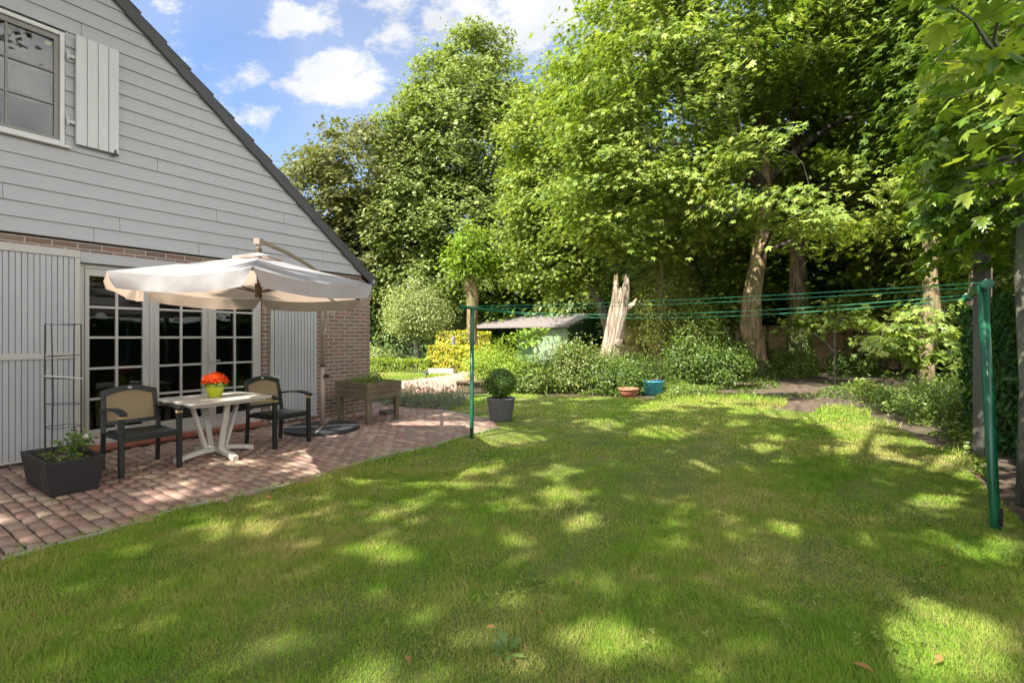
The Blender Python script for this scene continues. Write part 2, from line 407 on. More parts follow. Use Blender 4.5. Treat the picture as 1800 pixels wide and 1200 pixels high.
# foliage
M['maple'] = leafmat('maple_leaf', [(.065, .12, .018), (.14, .215, .032), (.23, .305, .05), (.36, .41, .10)], .42, .10)
M['maple_near'] = leafmat('near_maple_leaf', [(.045, .10, .014), (.095, .18, .02), (.18, .27, .03), (.34, .40, .06)], .42, .12, .35, .9)
M['linden'] = leafmat('left_tree_leaf', [(.08, .125, .025), (.15, .21, .042), (.23, .29, .07), (.32, .37, .12)], .40, .12)
M['bronze'] = leafmat('bronze_leaf', [(.06, .08, .022), (.12, .135, .038), (.19, .19, .06), (.17, .21, .06)], .35, .10)
M['bright'] = leafmat('bright_leaf', [(.09, .17, .02), (.19, .29, .035), (.30, .40, .06)], .45, .06)
M['darkleaf'] = leafmat('dark_leaf', [(.045, .085, .018), (.085, .15, .034), (.15, .23, .055)], .3, .10)
M['midleaf'] = leafmat('mid_leaf', [(.045, .09, .012), (.095, .16, .022), (.17, .24, .038)], .36, .10)
M['pearleaf'] = leafmat('silvery_leaf', [(.13, .18, .045), (.28, .34, .11), (.45, .49, .22)], .35, .10)
M['yew'] = leafmat('yew_leaf', [(.07, .095, .014), (.15, .18, .03), (.28, .28, .06)], .3, .06)
M['hedge_low'] = leafmat('low_hedge_leaf', [(.07, .14, .008), (.19, .28, .016), (.42, .48, .03)], .35, .10)
M['hedge_yellow'] = leafmat('golden_privet_leaf', [(.06, .15, .012), (.22, .32, .02), (.60, .46, .02), (.58, .56, .14)], .35, .08, .45, 2.2)
M['lime_shrub'] = leafmat('lime_shrub_leaf', [(.10, .20, .015), (.25, .36, .03), (.42, .50, .06)], .42, .08)
M['rhodo'] = leafmat('shrub_leaf', [(.05, .10, .016), (.11, .18, .026), (.19, .26, .045), (.28, .24, .09)], .3, .14, .4, 2.5)
M['box'] = leafmat('box_leaf', [(.035, .085, .008), (.085, .165, .014), (.17, .25, .03)], .3, .14)
M['lav'] = leafmat('lavender_leaf', [(.10, .135, .08), (.20, .24, .155), (.34, .37, .26)], .3, .05)
M['seed'] = leafmat('flower_stalk', [(.30, .17, .09), (.46, .36, .20), (.60, .46, .32)], .3, .02)
M['thuja'] = leafmat('thuja_spray', [(.022, .075, .020), (.05, .14, .030), (.09, .20, .04)], .28, .10)
M['ivy'] = leafmat('ivy_leaf', [(.028, .06, .008), (.07, .125, .016), (.14, .20, .03)], .28, .10)
M['cover'] = leafmat('ground_cover_leaf', [(.05, .10, .012), (.12, .19, .025), (.26, .32, .06)], .38, .12)
M['redflower'] = leafmat('red_petal', [(.55, .03, .008), (.80, .085, .012), (.92, .16, .03)], .25, .04, big=9, tcol=(1.1, .6, .3))
M['whiteflower'] = leafmat('white_petal', [(.6, .62, .55), (.8, .8, .76)], .3, .04)
M['fallen'] = leafmat('dry_leaf', [(.24, .11, .04), (.34, .19, .07), (.42, .29, .14)], .3, .06)
M['stem'] = pmat('green_stem', (.07, .12, .03), .7, 20, .3, 0)
M['bark'] = barkmat('bark', (.16, .115, .075), (.36, .26, .17))
M['bark_warm'] = barkmat('warm_bark', (.24, .16, .085), (.50, .35, .20), (.13, .13, .045))
M['bark_grey'] = barkmat('grey_bark', (.15, .14, .11), (.28, .26, .21), (.10, .12, .06))
M['bark_dark'] = barkmat('dark_bark', (.06, .05, .04), (.12, .10, .075))
M['deadwood'] = barkmat('dead_wood', (.27, .20, .14), (.48, .39, .30))

def grassmat(name):
    t = NT(name)
    r = t.rand(); big = t.noise(.75, 5, .6); mid = t.noise(4.5, 4, .6)
    f = t.math('ADD', t.math('MULTIPLY', r, .22), t.math('MULTIPLY', t.math('ADD', t.math('MULTIPLY', big, 1.35), t.math('MULTIPLY', mid, .75)), .58))
    col = t.ramp(f, [(.40, (.10, .225, .020)), (.57, (.17, .315, .032)), (.70, (.26, .36, .055)), (.83, (.39, .365, .12)), (.95, (.52, .44, .21))])
    df = t.new('ShaderNodeBsdfDiffuse'); t.link(col, df.inputs[0]); tr = t.new('ShaderNodeBsdfTranslucent')
    t.link(t.mix(1.0, col, (1.3, 1.3, .5), 'MULTIPLY'), tr.inputs[0])
    ms = t.new('ShaderNodeMixShader'); ms.inputs[0].default_value = .35; t.link(df.outputs[0], ms.inputs[1]); t.link(tr.outputs[0], ms.inputs[2])
    t.link(ms.outputs[0], t.out.inputs[0]); t.n.remove(t.bs); return t.m
M['grass'] = grassmat('grass_blade')

# ------------------------------------------------------------------ leaf templates
def fan(polar, droop=.15, c=(0, .0)):
    pts = [(c[0], c[1], .02)]
    full = polar + [(-a, r) for a, r in reversed(polar[1:-1])]
    for a, r in full:
        x, y = r * math.sin(R(a)), r * math.cos(R(a)); pts.append((x, y + .15, -droop * r * r))
    n = len(full); fs = [(0, 1 + i, 1 + (i + 1) % n) for i in range(n)]
    return np.array(pts, float), np.array(fs)
MAPLE = fan([(0, 1.0), (9, .74), (17, .80), (25, .46), (38, .66), (47, .92), (60, .66), (74, .38), (92, .60), (112, .55), (140, .33), (180, .12)], .22)
MAPLE_M = fan([(0, 1.0), (26, .46), (50, .90), (76, .40), (104, .62), (180, .14)], .2)
OVAL = (np.array([(0, -.5, 0), (.30, -.05, .05), (0, .62, -.08), (-.30, -.05, .05)], float), np.array([(0, 1, 2), (0, 2, 3)]))
OVAL6 = (np.array([(0, -.5, 0), (.22, -.25, .03), (.28, .1, .04), (0, .65, -.12), (-.28, .1, .04), (-.22, -.25, .03), (0, 0, -.03)], float),
         np.array([(6, 0, 1), (6, 1, 2), (6, 2, 3), (6, 3, 4), (6, 4, 5), (6, 5, 0)]))
NEEDLE = (np.array([(0, -.5, 0), (.12, 0, .02), (0, .6, 0), (-.12, 0, .02)], float), np.array([(0, 1, 2), (0, 2, 3)]))
FROND = fan([(0, 1.0), (8, .6), (22, .85), (24, .5), (42, .62), (60, .3), (180, .1)], .3)
BLADE = (np.array([(-.5, 0, 0), (.5, 0, 0), (.36, .12, .5), (-.36, .12, .5), (0, .42, 1.0)], float), np.array([(0, 1, 2), (0, 2, 3), (3, 2, 4)]))

def leaves(name, P, N, T, size, tmpl, mat, parent=None, jit=.35):
    n = len(P)
    N = unit(unit(N) + rng.normal(0, jit, (n, 3))); T = unit(T) + rng.normal(0, .45, (n, 3))
    B, T, N = frames(N, T)
    s_ = size * np.clip(rng.normal(.92, .2, n), .4, 1.35)
    return inst(name, tmpl[0], tmpl[1], P, B, T, N, np.stack([s_ * rng.uniform(.8, 1.1, n), s_, s_ * rng.uniform(-.4, 2.6, n)], 1), mat, parent)

def in_poly(x, y, poly):
    ins = np.zeros(len(x), bool); n = len(poly)
    for i in range(n):
        x1, y1 = poly[i]; x2, y2 = poly[(i + 1) % n]
        c = ((y1 > y) != (y2 > y)) & (x < (x2 - x1) * (y - y1) / ((y2 - y1) if y2 != y1 else 1e-9) + x1)
        ins ^= c
    return ins
_ph = np.random.default_rng(3).uniform(0, 6.28, (12, 3)); _dr = unit(np.random.default_rng(4).normal(size=(12, 3)))
def snoise(P, f):
    v = np.zeros(len(P))
    for k in range(12): v += np.sin((P @ _dr[k]) * f * (1 + .17 * k) + _ph[k, 0])
    return v / 3.5

# ================================================================== GROUND
gv = []; gf = []
g = MB(); g.add([(-140, -60, -.06), (140, -60, -.06), (140, 200, -.06), (-140, 200, -.06)], [(0, 1, 2, 3)])
tag(g.build('ground', M['ground']), kind='structure')
patio_edge = [G(*p) for p in [(0, 985), (100, 958), (200, 932), (300, 897), (430, 868), (492, 855), (558, 838), (604, 823), (651, 809), (698, 796), (760, 784), (796, 773), (842, 760), (871, 753)]]
patio_far = [G(*p) for p in [(868, 741), (857, 735), (825, 730.5), (784, 722.6), (741, 718), (706, 712), (660, 707)]]
patio_poly = [(-4.2, 1.6), (-3.9, 2.2)] + patio_edge + patio_far + [(-4.0, 11.2), (-9, 6.6), (-9, 1.6)]
lawn_right = [G(*p) for p in [(905, 692), (1010, 696), (1130, 700), (1230, 703), (1300, 708), (1400, 722), (1500, 730), (1600, 762), (1680, 805), (1750, 872), (1812, 930)]]
lawn_poly = [(-4.2, 1.0)] + [(-4.2, 1.6), (-3.9, 2.2)] + patio_edge + patio_far[:4] + [G(815, 700), G(840, 693)] + lawn_right + [(4.0, 2.5), (4.3, 0), (4.3, -3), (-4.6, -3)]
g = MB(); g.prism(lawn_poly, -.10, -.004, 'xy'); tag(g.build('lawn', M['turf']), kind='structure')
g = MB(); g.prism(patio_poly, -.10, .0, 'xy')
patio = g.build('patio', M['sand']); tag(patio, kind='structure')
path_poly = [G(*p) for p in [(650, 700), (720, 695), (790, 688), (812, 683), (850, 682), (900, 672), (850, 650), (820, 652), (800, 657), (760, 664), (715, 669), (680, 671), (640, 672)]]
g = MB(); g.prism(path_poly, -.10, .0, 'xy'); tag(g.build('garden_path', M['sand']), kind='structure')
lawn2_poly = [G(*p) for p in [(640, 671), (680, 670), (715, 668), (760, 663), (800, 656.5), (752, 655), (700, 654), (640, 655)]]
g = MB(); g.prism(lawn2_poly, -.10, .004, 'xy'); tag(g.build('lawn', M['turf']), kind='structure')

def pavers(name, poly, mat, sx=.098, sy=.196, rot=True, top=.014):
    P0 = np.array(poly); rel = P0 - np.array([CX, CY])
    s = rel @ d0; y = rel @ n0
    xs = np.arange(math.floor(s.min() / sx), math.ceil(s.max() / sx)); ys = np.arange(math.floor(y.min() / sy) - 1, math.ceil(y.max() / sy) + 1)
    gx, gy = np.meshgrid(xs, ys, indexing='ij'); gx = gx.ravel(); gy = gy.ravel()
    ls = (gx + .5) * sx; ly = (gy + .5 + .5 * (gx % 2) + rng.uniform(-.04, .04, len(gx))) * sy
    wx = CX + ls * d0[0] + ly * n0[0]; wy = CY + ls * d0[1] + ly * n0[1]
    k = in_poly(wx, wy, poly); k &= ~((ls < .02) & (ly > -.02) & (ls > -11))
    wx, wy = wx[k], wy[k]; n = len(wx)
    a, b, h = .5, .43, 1.0
    Tv = np.array([(-a, -a, -2), (a, -a, -2), (a, a, -2), (-a, a, -2), (-a, -a, .2), (a, -a, .2), (a, a, .2), (-a, a, .2), (-b, -.465, h), (b, -.465, h), (b, .465, h), (-b, .465, h)], float)
    Tf = np.array([(0, 1, 5, 4), (1, 2, 6, 5), (2, 3, 7, 6), (3, 0, 4, 7), (4, 5, 9, 8), (5, 6, 10, 9), (6, 7, 11, 10), (7, 4, 8, 11), (8, 9, 10, 11)])
    th = ANG + rng.normal(0, .022, n)
    tx, ty = rng.normal(0, .010, n), rng.normal(0, .008, n)
    B = unit(np.stack([np.cos(th), np.sin(th), tx], 1)); T = unit(np.stack([-np.sin(th), np.cos(th), ty], 1)); N = unit(np.cross(B, T))
    P = np.stack([wx, wy, rng.normal(0, .0018, n)], 1)
    S = np.stack([sx - .010 + rng.normal(0, .0016, n), sy - .008 + rng.normal(0, .003, n), np.full(n, top)], 1)
    return inst(name, Tv, Tf, P, B, T, N, S, mat)
o = pavers('paving', patio_poly, M['paver']); o.parent = patio
pp = bpy.data.objects['garden_path']; o = pavers('paving', path_poly, M['paver_pink']); o.parent = pp
# concrete edging strip along the lawn side and the bed side of the patio
def edging(pts, name):
    g = MB(); 
    for (a, b) in zip(pts[:-1], pts[1:]):
        a, b = Vector((*a, 0)), Vector((*b, 0)); L = (b - a).length; n = max(1, round(L / .3))
        for i in range(n):
            p = a.lerp(b, i / n + .008 / L); q = a.lerp(b, (i + 1) / n - .008 / L)
            dz = random.uniform(-.004, .006); g.bar(p + Vector((0, 0, -.02 + dz)), q + Vector((0, 0, -.02 + dz)), .055, .07)
    o = g.build(name, M['concrete'], patio, .006)
edging([(-3.9, 2.2)] + patio_edge, 'edging')
edging(patio_far, 'edging')

# ------------------------------------------------------------------ grass blades
lit = [(700, 832, 50, 17), (745, 842, 35, 12), (885, 882, 45, 13), (985, 832, 38, 11), (990, 868, 40, 16), (1028, 908, 34, 18), (668, 962, 40, 9),
       (1055, 1125, 65, 36), (655, 1150, 38, 28), (620, 1190, 60, 34), (1395, 925, 34, 20), (1478, 946, 38, 17), (1432, 975, 26, 10), (1240, 820, 32, 9),
       (1322, 824, 20, 6), (1640, 1135, 115, 52), (1540, 1160, 60, 30), (1720, 1170, 60, 40), (1650, 882, 62, 12), (1610, 868, 30, 8), (1660, 805, 45, 9), (1300, 745, 18, 5),
       (1065, 745, 26, 7), (430, 925, 70, 9), (1240, 1190, 36, 22), (1500, 790, 50, 6), (1180, 760, 40, 6), (930, 770, 40, 7), (1380, 770, 30, 5), (820, 850, 40, 5),
       (60, 905, 60, 6), (0, 916, 30, 6), (190, 887, 24, 4), (270, 872, 70, 7), (340, 857, 40, 5), (395, 812, 55, 4), (470, 776, 40, 3), (1750, 970, 40, 10), (540, 905, 40, 6)]
def lit_mask(x, y):
    """ground points meant to be sunlit; leaves shading them are left out of the trees behind the camera"""
    Y = np.maximum(y, .3); px = 900 + F * x / Y; py = HY + F * H / Y
    m = np.zeros(len(x), bool)
    P2 = np.stack([x, y, np.zeros(len(x))], 1); w = snoise(P2, 4.0) * .22 + snoise(P2 + 7, 11.0) * .16
    for (cx, cy, rx, ry) in lit: m |= ((px - cx) / (rx * 1.3)) ** 2 + ((py - cy) / (ry * 1.5)) ** 2 < 1 + w * 2
    nz_ = snoise(P2, 1.7) + .6 * snoise(P2, 4.1)
    far = np.clip((Y - 6.5) / 5.5, 0, 1)
    m |= (nz_ > .95 - 1.6 * far) & (Y > 6.0)
    m |= (snoise(P2 + 3, 3.1) + .8 * snoise(P2 + 9, 8.0) > 2.3) & (Y <= 6.5)
    m |= (Y > 11.5) & (x < 3.0)
    return m & (y > .3)

def grass(name, poly, bands, label, edge=None):
    P0 = np.array(poly); allP = []; allS = []
    for (ya, yb, dens, hh, ww) in bands:
        x0, x1 = P0[:, 0].min(), P0[:, 0].max()
        hw = (yb * 1.12 + .6); x0 = max(x0, -hw); x1 = min(x1, hw)
        n = int((x1 - x0) * (yb - ya) * dens)
        x = rng.uniform(x0, x1, n); y = rng.uniform(ya, yb, n); k = in_poly(x, y, poly); x, y = x[k], y[k]
        p = np.stack([x, y, np.zeros(len(x))], 1)
        cl_ = snoise(p, 2.3) * .35 + snoise(p, 9) * .25
        k = rng.uniform(0, 1, len(x)) < np.clip(.80 + cl_ * .6, .18, 1); p = p[k]; c = cl_[k]
        L = hh * np.clip(1 + c * .85, .35, 2.0) * rng.uniform(.5, 1.35, len(p)); w = ww * rng.uniform(.7, 1.3, len(p))
        allP.append(p); allS.append(np.stack([w, L, L], 1))
    P = np.concatenate(allP); S = np.concatenate(allS); n = len(P)
    P[:, 2] = -.006
    az = rng.uniform(0, 6.283, n); lean = rng.uniform(0, 1.1, n)
    T = np.stack([np.cos(az), np.sin(az), np.zeros(n)], 1)
    N = unit(np.stack([T[:, 0] * lean, T[:, 1] * lean, np.ones(n)], 1))
    T = unit(T - N * np.sum(T * N, -1, keepdims=True)); B = np.cross(T, N)
    o = inst(name, BLADE[0], BLADE[1], P, B, T, N, S, M['grass'])
    print(name, n); return tag(o, label, 'grass', kind='stuff')
grass('grass', lawn_poly, [(1.3, 2.5, 48000, .028, .0022), (2.5, 3.6, 32000, .028, .0027), (3.6, 5.2, 15000, .030, .0042), (5.2, 7.6, 5200, .032, .007), (7.6, 12.6, 1900, .034, .012)], 'short green lawn grass with dry straw patches')
grass('grass', lawn2_poly, [(11, 20, 900, .05, .016)], 'sunlit strip of grass beyond the brick path')
sx_ = rng.uniform(-4.5, 5, 9000); sy_ = rng.uniform(1.3, 9, 9000); k = in_poly(sx_, sy_, lawn_poly); P = np.stack([sx_, sy_, np.full(9000, -.002)], 1)[k]
P = P[snoise(P, 6.5) > .55]; n = len(P); az = rng.uniform(0, 6.283, n); lean = rng.uniform(.3, 1.3, n); T = np.stack([np.cos(az), np.sin(az), np.zeros(n)], 1)
N = unit(np.stack([T[:, 0] * lean, T[:, 1] * lean, np.ones(n)], 1)); T = unit(T - N * np.sum(T * N, -1, keepdims=True)); L = rng.uniform(.04, .075, n)
tag(inst('grass_tufts', BLADE[0], BLADE[1], P, np.cross(T, N), T, N, np.stack([rng.uniform(.003, .005, n), L, L], 1), M['grass']), 'longer stray blades and tufts scattered over the lawn', 'grass', kind='stuff')
# longer tufts along the patio edge
ep = []
for a, b in zip(patio_edge[:-1], patio_edge[1:]):
    a, b = np.array(a), np.array(b); L = np.linalg.norm(b - a); n = int(L * 420); tt = rng.uniform(0, 1, (n, 1)); q = a + (b - a) * tt
    nn = np.array([(b - a)[1], -(b - a)[0]]) / L
    ep.append(q + nn * np.abs(rng.normal(.01, .05, (n, 1))))
ep = np.concatenate(ep); n = len(ep); P = np.concatenate([ep, np.full((n, 1), -.004)], 1)
az = rng.uniform(0, 6.283, n); lean = rng.uniform(.1, .9, n); T = np.stack([np.cos(az), np.sin(az), np.zeros(n)], 1)
N = unit(np.stack([T[:, 0] * lean, T[:, 1] * lean, np.ones(n)], 1)); T = unit(T - N * np.sum(T * N, -1, keepdims=True)); B = np.cross(T, N)
L = rng.uniform(.03, .085, n)
tag(inst('grass_fringe', BLADE[0], BLADE[1], P, B, T, N, np.stack([rng.uniform(.003, .006, n), L, L], 1), M['grass']), 'longer grass fringe spilling over the patio edge', 'grass', kind='stuff')

# ================================================================== HOUSE
house = thing('house', 'two storey house with grey clapboard gable over red brick ground floor', 'house', (CX, CY, 0), ANG)
RID = -5.7
OFFV = .085
se, ze = W(657, 487, OFFV); sr, zr = W(225, 0, OFFV)
SLP = (zr - ze) / (se - sr)                         # roof slope
def roofz(s): return ze + SLP * (se - s) if s > RID else ze + SLP * (se - (2 * RID - s))
dv0, dv1 = -4.195, -2.045                            # door opening
w = MB()
w.box((dv1, 0, -.06), (0, .3, 2.50)); w.box((2 * RID, 0, -.06), (dv0, .3, 2.50)); w.box((dv0, 0, 2.30), (dv1, .3, 2.50))
w.box((-.3, .3, -.06), (0, 9, 2.50)); w.box((2 * RID, .3, -.06), (2 * RID + .3, 9, 2.50)); w.box((2 * RID + .3, 8.7, -.06), (-.3, 9, 2.50))
w.build('brick_wall', M['brick'], house)
gw = MB()
apex = roofz(RID)
gw.prism([(2 * RID, 2.50), (0, 2.50), (0, roofz(0) - .2), (RID, apex - .2), (2 * RID, roofz(0) - .2)], 8.7, 9)
wl_, wr_, wz0, wz1 = -5.98, -4.385, 3.61, 4.80
for (a, b, y) in ((2 * RID, wl_, 0), (wr_, 0, 0)):
    pts = [(a, 2.50), (b, 2.50), (b, roofz(b) - .2)] + ([(RID, apex - .2)] if a < RID < b else []) + [(a, roofz(a) - .2)]
    gw.prism(pts, 0, .3)
gw.prism([(wl_, 2.50), (wr_, 2.50), (wr_, wz0), (wl_, wz0)], 0, .3)
gw.prism([(wl_, wz1), (wr_, wz1), (wr_, roofz(wr_) - .2), (RID, apex - .2), (wl_, roofz(wl_) - .2)], 0, .3)
gw.build('gable_wall', M['plinth'], house)
# clapboards
sb = MB(); EXP = .1685; z = 2.515; i = 0
rnd = random.Random(5)
holes = (wl_ - .045, wr_ + .045)
while z < apex - .2:
    z1 = z + EXP
    def smax(zz): return min(.012, se - (zz + .17 - ze) / SLP)
    def smin(zz): return 2 * RID - smax(zz)
    segs = [(smin(z), smin(z1), smax(z), smax(z1))]
    if smin(z1) < smax(z1):
        pts = sorted([rnd.uniform(-10, -.5) for _ in range(3)])
        cuts = []
        lo0, lo1 = smin(z), smin(z1)
        for p in pts + [None]:
            if p is not None and (p < max(lo0, lo1) + .4 or p > smax(z1) - .4): continue
            if p is None: cuts.append((lo0, lo1, smax(z), smax(z1)))
            else: cuts.append((lo0, lo1, p - .0015, p - .0015)); lo0 = lo1 = p + .0015
        out = []
        for c in cuts:       # window cut-out
            if z1 > wz0 - .02 and z < wz1 + .02 and c[0] < holes[1] and c[2] > holes[0]:
                if c[0] < holes[0]: out.append((c[0], c[1], holes[0], holes[0]))
                if c[2] > holes[1]: out.append((max(c[0], holes[1]), max(c[1], holes[1]), c[2], c[3]))
            else: out.append(c)
        for (a0, a1, b0, b1) in out:
            if b0 - a0 < .03: continue
            yb, yt = -.055 + rnd.uniform(-.001, .001), -.036
            sb.add([(a0, yb, z), (b0, yb, z), (b1, yt, z1 + .004), (a1, yt, z1 + .004), (a0, -.004, z), (b0, -.004, z), (b1, -.004, z1 + .004), (a1, -.004, z1 + .004)],
                   [(0, 1, 2, 3), (0, 4, 5, 1), (1, 5, 6, 2), (3, 2, 6, 7), (0, 3, 7, 4), (4, 7, 6, 5)])
    z = z1
sb.build('siding', M['siding'], house, .002, seg=1)
# roof: tile courses on both slopes, verge tiles at the gable
rf = MB(); vt = MB(); lit_edge = MB()
sl = math.atan(SLP); step = .283; ncour = int((se + .0 - RID) / step) + 1
for side in (1, -1):
    for k in range(ncour):
        x0 = se - k * step; x1 = x0 - step - .09
        z0 = ze - .075 + SLP * (k * step) ; z1 = z0 + SLP * (step + .09)
        X = (lambda x: x) if side == 1 else (lambda x: 2 * RID - x)
        if x1 < RID: x1_, z1_ = RID, z0 + SLP * (x0 - RID)
        else: x1_, z1_ = x1, z1
        lift = .030
        pts = [(X(x0), z0 + lift - .03), (X(x0), z0 + lift), (X(x1_), z1_), (X(x1_), z1_ - .05)]
        rf.prism(pts, -OFFV + .03, 9.1)
        # verge tile: flat face hanging over the clapboard edge
        L = (step + .055) / math.cos(sl)
        dx, dz = -math.cos(sl), math.sin(sl); nx, nz_ = math.sin(sl), math.cos(sl)
        o0 = .010
        px0, pz0 = x0 + nx * o0 + .012, ze + SLP * (k * step) + nz_ * o0 - .012 * SLP
        px1, pz1 = px0 + dx * L - nx * .036, pz0 + dz * L - nz_ * .036
        hgt = .150
        q = [(px0, pz0), (px1, pz1), (px1 - nx * (hgt - .02), pz1 - nz_ * (hgt - .02)), (px0 - nx * hgt, pz0 - nz_ * hgt)]
        if px1 < RID - .1: continue
        vt.prism([(X(a), b) for a, b in q], -OFFV - .012 + .0015 * (k % 2), -OFFV + .028)
        vt.prism([(X(px0), pz0 + .012), (X(px1), pz1 + .012), (X(px1), pz1), (X(px0), pz0)], -OFFV - .014, .12)
        c_ = (px0 + .004, pz0 - .012)
        lit_edge.prism([(X(c_[0]), c_[1]), (X(c_[0] + .012), c_[1] + .012), (X(c_[0] + .004), c_[1] + .032), (X(c_[0] - .008), c_[1] + .022)], -OFFV - .006, -OFFV + .020)  # small chip at each tile end, coloured as an edge catching sun
ro = rf.build('roof', M['tile'], house)
nv = len(vt.f); vt.add(lit_edge.v, lit_edge.f); vto = vt.build('verge_tiles', M['tile'], ro, .004); vto.data.materials.append(M['tile_lit_edge'])
for p in vto.data.polygons:
    if p.index >= nv: p.material_index = 1
cp = MB(); cp.tube([(RID, -OFFV - .03, apex + .0), (RID, 9.12, apex + .0)], .12, 12); cp.build('ridge_cap', M['tile'], ro)
gt = MB(); gt.tube([(se + .05, -.05, ze - .10), (se + .05, 9, ze - .12)], .055, 12); gt.build('gutter', M['zinc'], house, smooth=True)
# interior
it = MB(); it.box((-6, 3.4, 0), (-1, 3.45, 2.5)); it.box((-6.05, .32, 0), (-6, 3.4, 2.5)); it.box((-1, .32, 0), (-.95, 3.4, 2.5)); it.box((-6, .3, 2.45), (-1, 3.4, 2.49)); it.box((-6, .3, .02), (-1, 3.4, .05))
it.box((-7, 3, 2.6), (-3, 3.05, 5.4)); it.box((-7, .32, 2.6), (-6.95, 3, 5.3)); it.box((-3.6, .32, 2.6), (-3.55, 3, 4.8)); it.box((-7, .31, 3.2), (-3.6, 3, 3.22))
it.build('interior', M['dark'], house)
# lintel, sill, plinth
l_ = MB(); l_.box((-4.292, -.045, 2.262), (-1.93, .0, 2.385)); l_.build('lintel', M['siding'], house, .004)
l_ = MB(); l_.box((-4.19, -.035, .045), (-2.05, .06, .105)); l_.box((-4.19, -.02, .02), (-2.05, .06, .045)); l_.build('door_sill', M['red_sill'], house, .006)
l_ = MB(); l_.box((-4.205, .02, .1), (-4.194, .06, 2.26)); l_.build('reveal_seal', M['red_seal'], house)
# glazed garden doors
fr_ = MB()
y0, y1 = .03, .10
fr_.box((-4.193, y0, .105), (-4.150, y1, 2.262)); fr_.box((-2.088, y0, .105), (-2.047, y1, 2.262)); fr_.box((-4.150, y0, 2.205), (-2.088, y1, 2.262)); fr_.box((-4.150, y0 - .03, .105), (-2.088, y1, .160))
gd = fr_.build('garden_door', M['trim'], house, .004)
cols = [(-4.108, -3.577), (-3.397, -2.880), (-2.702, -2.178)]
rows = [.285, .65, 1.015, 1.385, 1.75, 2.12]
bounds = [(-4.148, -3.492), (-3.478, -2.793), (-2.787, -2.090)]
for (a, b), (oa, ob) in zip(cols, bounds):
    lf = MB(); ya, yb = y0 - .012, y0 + .045
    lf.box((oa, ya, .165), (a, yb, 2.20)); lf.box((b, ya, .165), (ob, yb, 2.20)); lf.box((a, ya, .165), (b, yb, rows[0])); lf.box((a, ya, rows[-1]), (b, yb, 2.20))
    lf.box((a, ya - .004, .235), (b, ya - .0005, .262)); lf.box((oa + .02, ya - .012, .150), (ob - .02, ya - .001, .185))
    mcx = (a + b) / 2
    for i in range(1, 5): 
        lf.box((a, ya + .008, rows[i] - .0135), (mcx - .0135, yb - .012, rows[i] + .0135)); lf.box((mcx + .0135, ya + .008, rows[i] - .0135), (b, yb - .012, rows[i] + .0135))
    lf.box((mcx - .0135, ya + .006, rows[0]), (mcx + .0135, yb - .014, rows[-1]))
    lf.build('door_leaf', M['trim'], gd, .003)
    gl_ = MB(); gl_.box((a + .001, y0 + .014, rows[0] + .001), (b - .001, y0 + .020, rows[-1] - .001)); gl_.build('pane', M['glass'], gd)
for s_ in (-3.485, -2.790):
    lf = MB(); lf.box((s_ - .022, y0 - .030, .17), (s_ + .022, y0 - .013, 2.19)); lf.build('cover_strip', M['trim'], gd, .004)
lf = MB(); lf.box((-2.80, y0 - .045, 1.02), (-2.775, y0 - .030, 1.14)); lf.bar((-2.787, y0 - .05, 1.06), (-2.787, y0 - .085, 1.06), .012, .012); lf.bar((-2.787, y0 - .08, 1.06), (-2.68, y0 - .08, 1.06), .014, .014); lf.build('handle', M['badge'], gd)
# shutters of the ground floor
def planks(mb, a, b, z0, z1, y, t, n, rag=False):
    w_ = (b - a) / n
    for i in range(n):
        zz = z0 + (random.uniform(-.01, .03) if rag else 0)
        mb.box((a + i * w_ + .0035, y + random.uniform(0, .0025), zz), (a + (i + 1) * w_ - .0035, y + t, z1))
s_ = MB(); planks(s_, -5.42, -4.262, .07, 2.305, -.060, .022, 24); s_.box((-5.42, -.0365, .07), (-4.262, -.030, 2.305))
sh1 = s_.build('shutter', M['shutter'], house)
sh1['label'] = 'wide grey plank shutter with rails left of the garden doors'
s_ = MB(); s_.box((-5.42, -.078, 2.306), (-4.212, -.028, 2.392)); s_.box((-4.261, -.074, .05), (-4.212, -.028, 2.304)); s_.box((-5.42, -.080, 1.145), (-4.24, -.0615, 1.215)); s_.box((-5.42, -.076, .045), (-4.262, -.030, .069))
s_.build('rail', M['trim'], sh1, .004)
for zz in (1.96, 1.90, 1.84, .50, .44):
    s_ = MB(); s_.box((-4.243, -.080, zz), (-4.229, -.0735, zz + .014)); s_.build('bolt', M['white_obj'], sh1, .003)
s_ = MB(); planks(s_, -1.885, -1.158, .055, 2.235, -.062, .024, 13, True); s_.box((-1.885, -.0375, .09), (-1.158, -.030, 2.235))
sh2 = s_.build('shutter', M['shutter'], house); sh2['label'] = 'narrow grey plank shutter with a rotten bottom edge, beside the brick wall'
s_ = MB(); s_.box((-1.938, -.055, .06), (-1.892, -.004, 2.235)); s_.build('jamb_board', M['trim'], sh2, .004)
for zz in (.75, 1.9):
    s_ = MB(); s_.box((-1.935, -.075, zz), (-1.80, -.056, zz + .035)); s_.tube([(-1.912, -.078, zz - .03), (-1.912, -.078, zz + .06)], .011, 8); s_.build('hinge', M['shutter_white'], sh2)
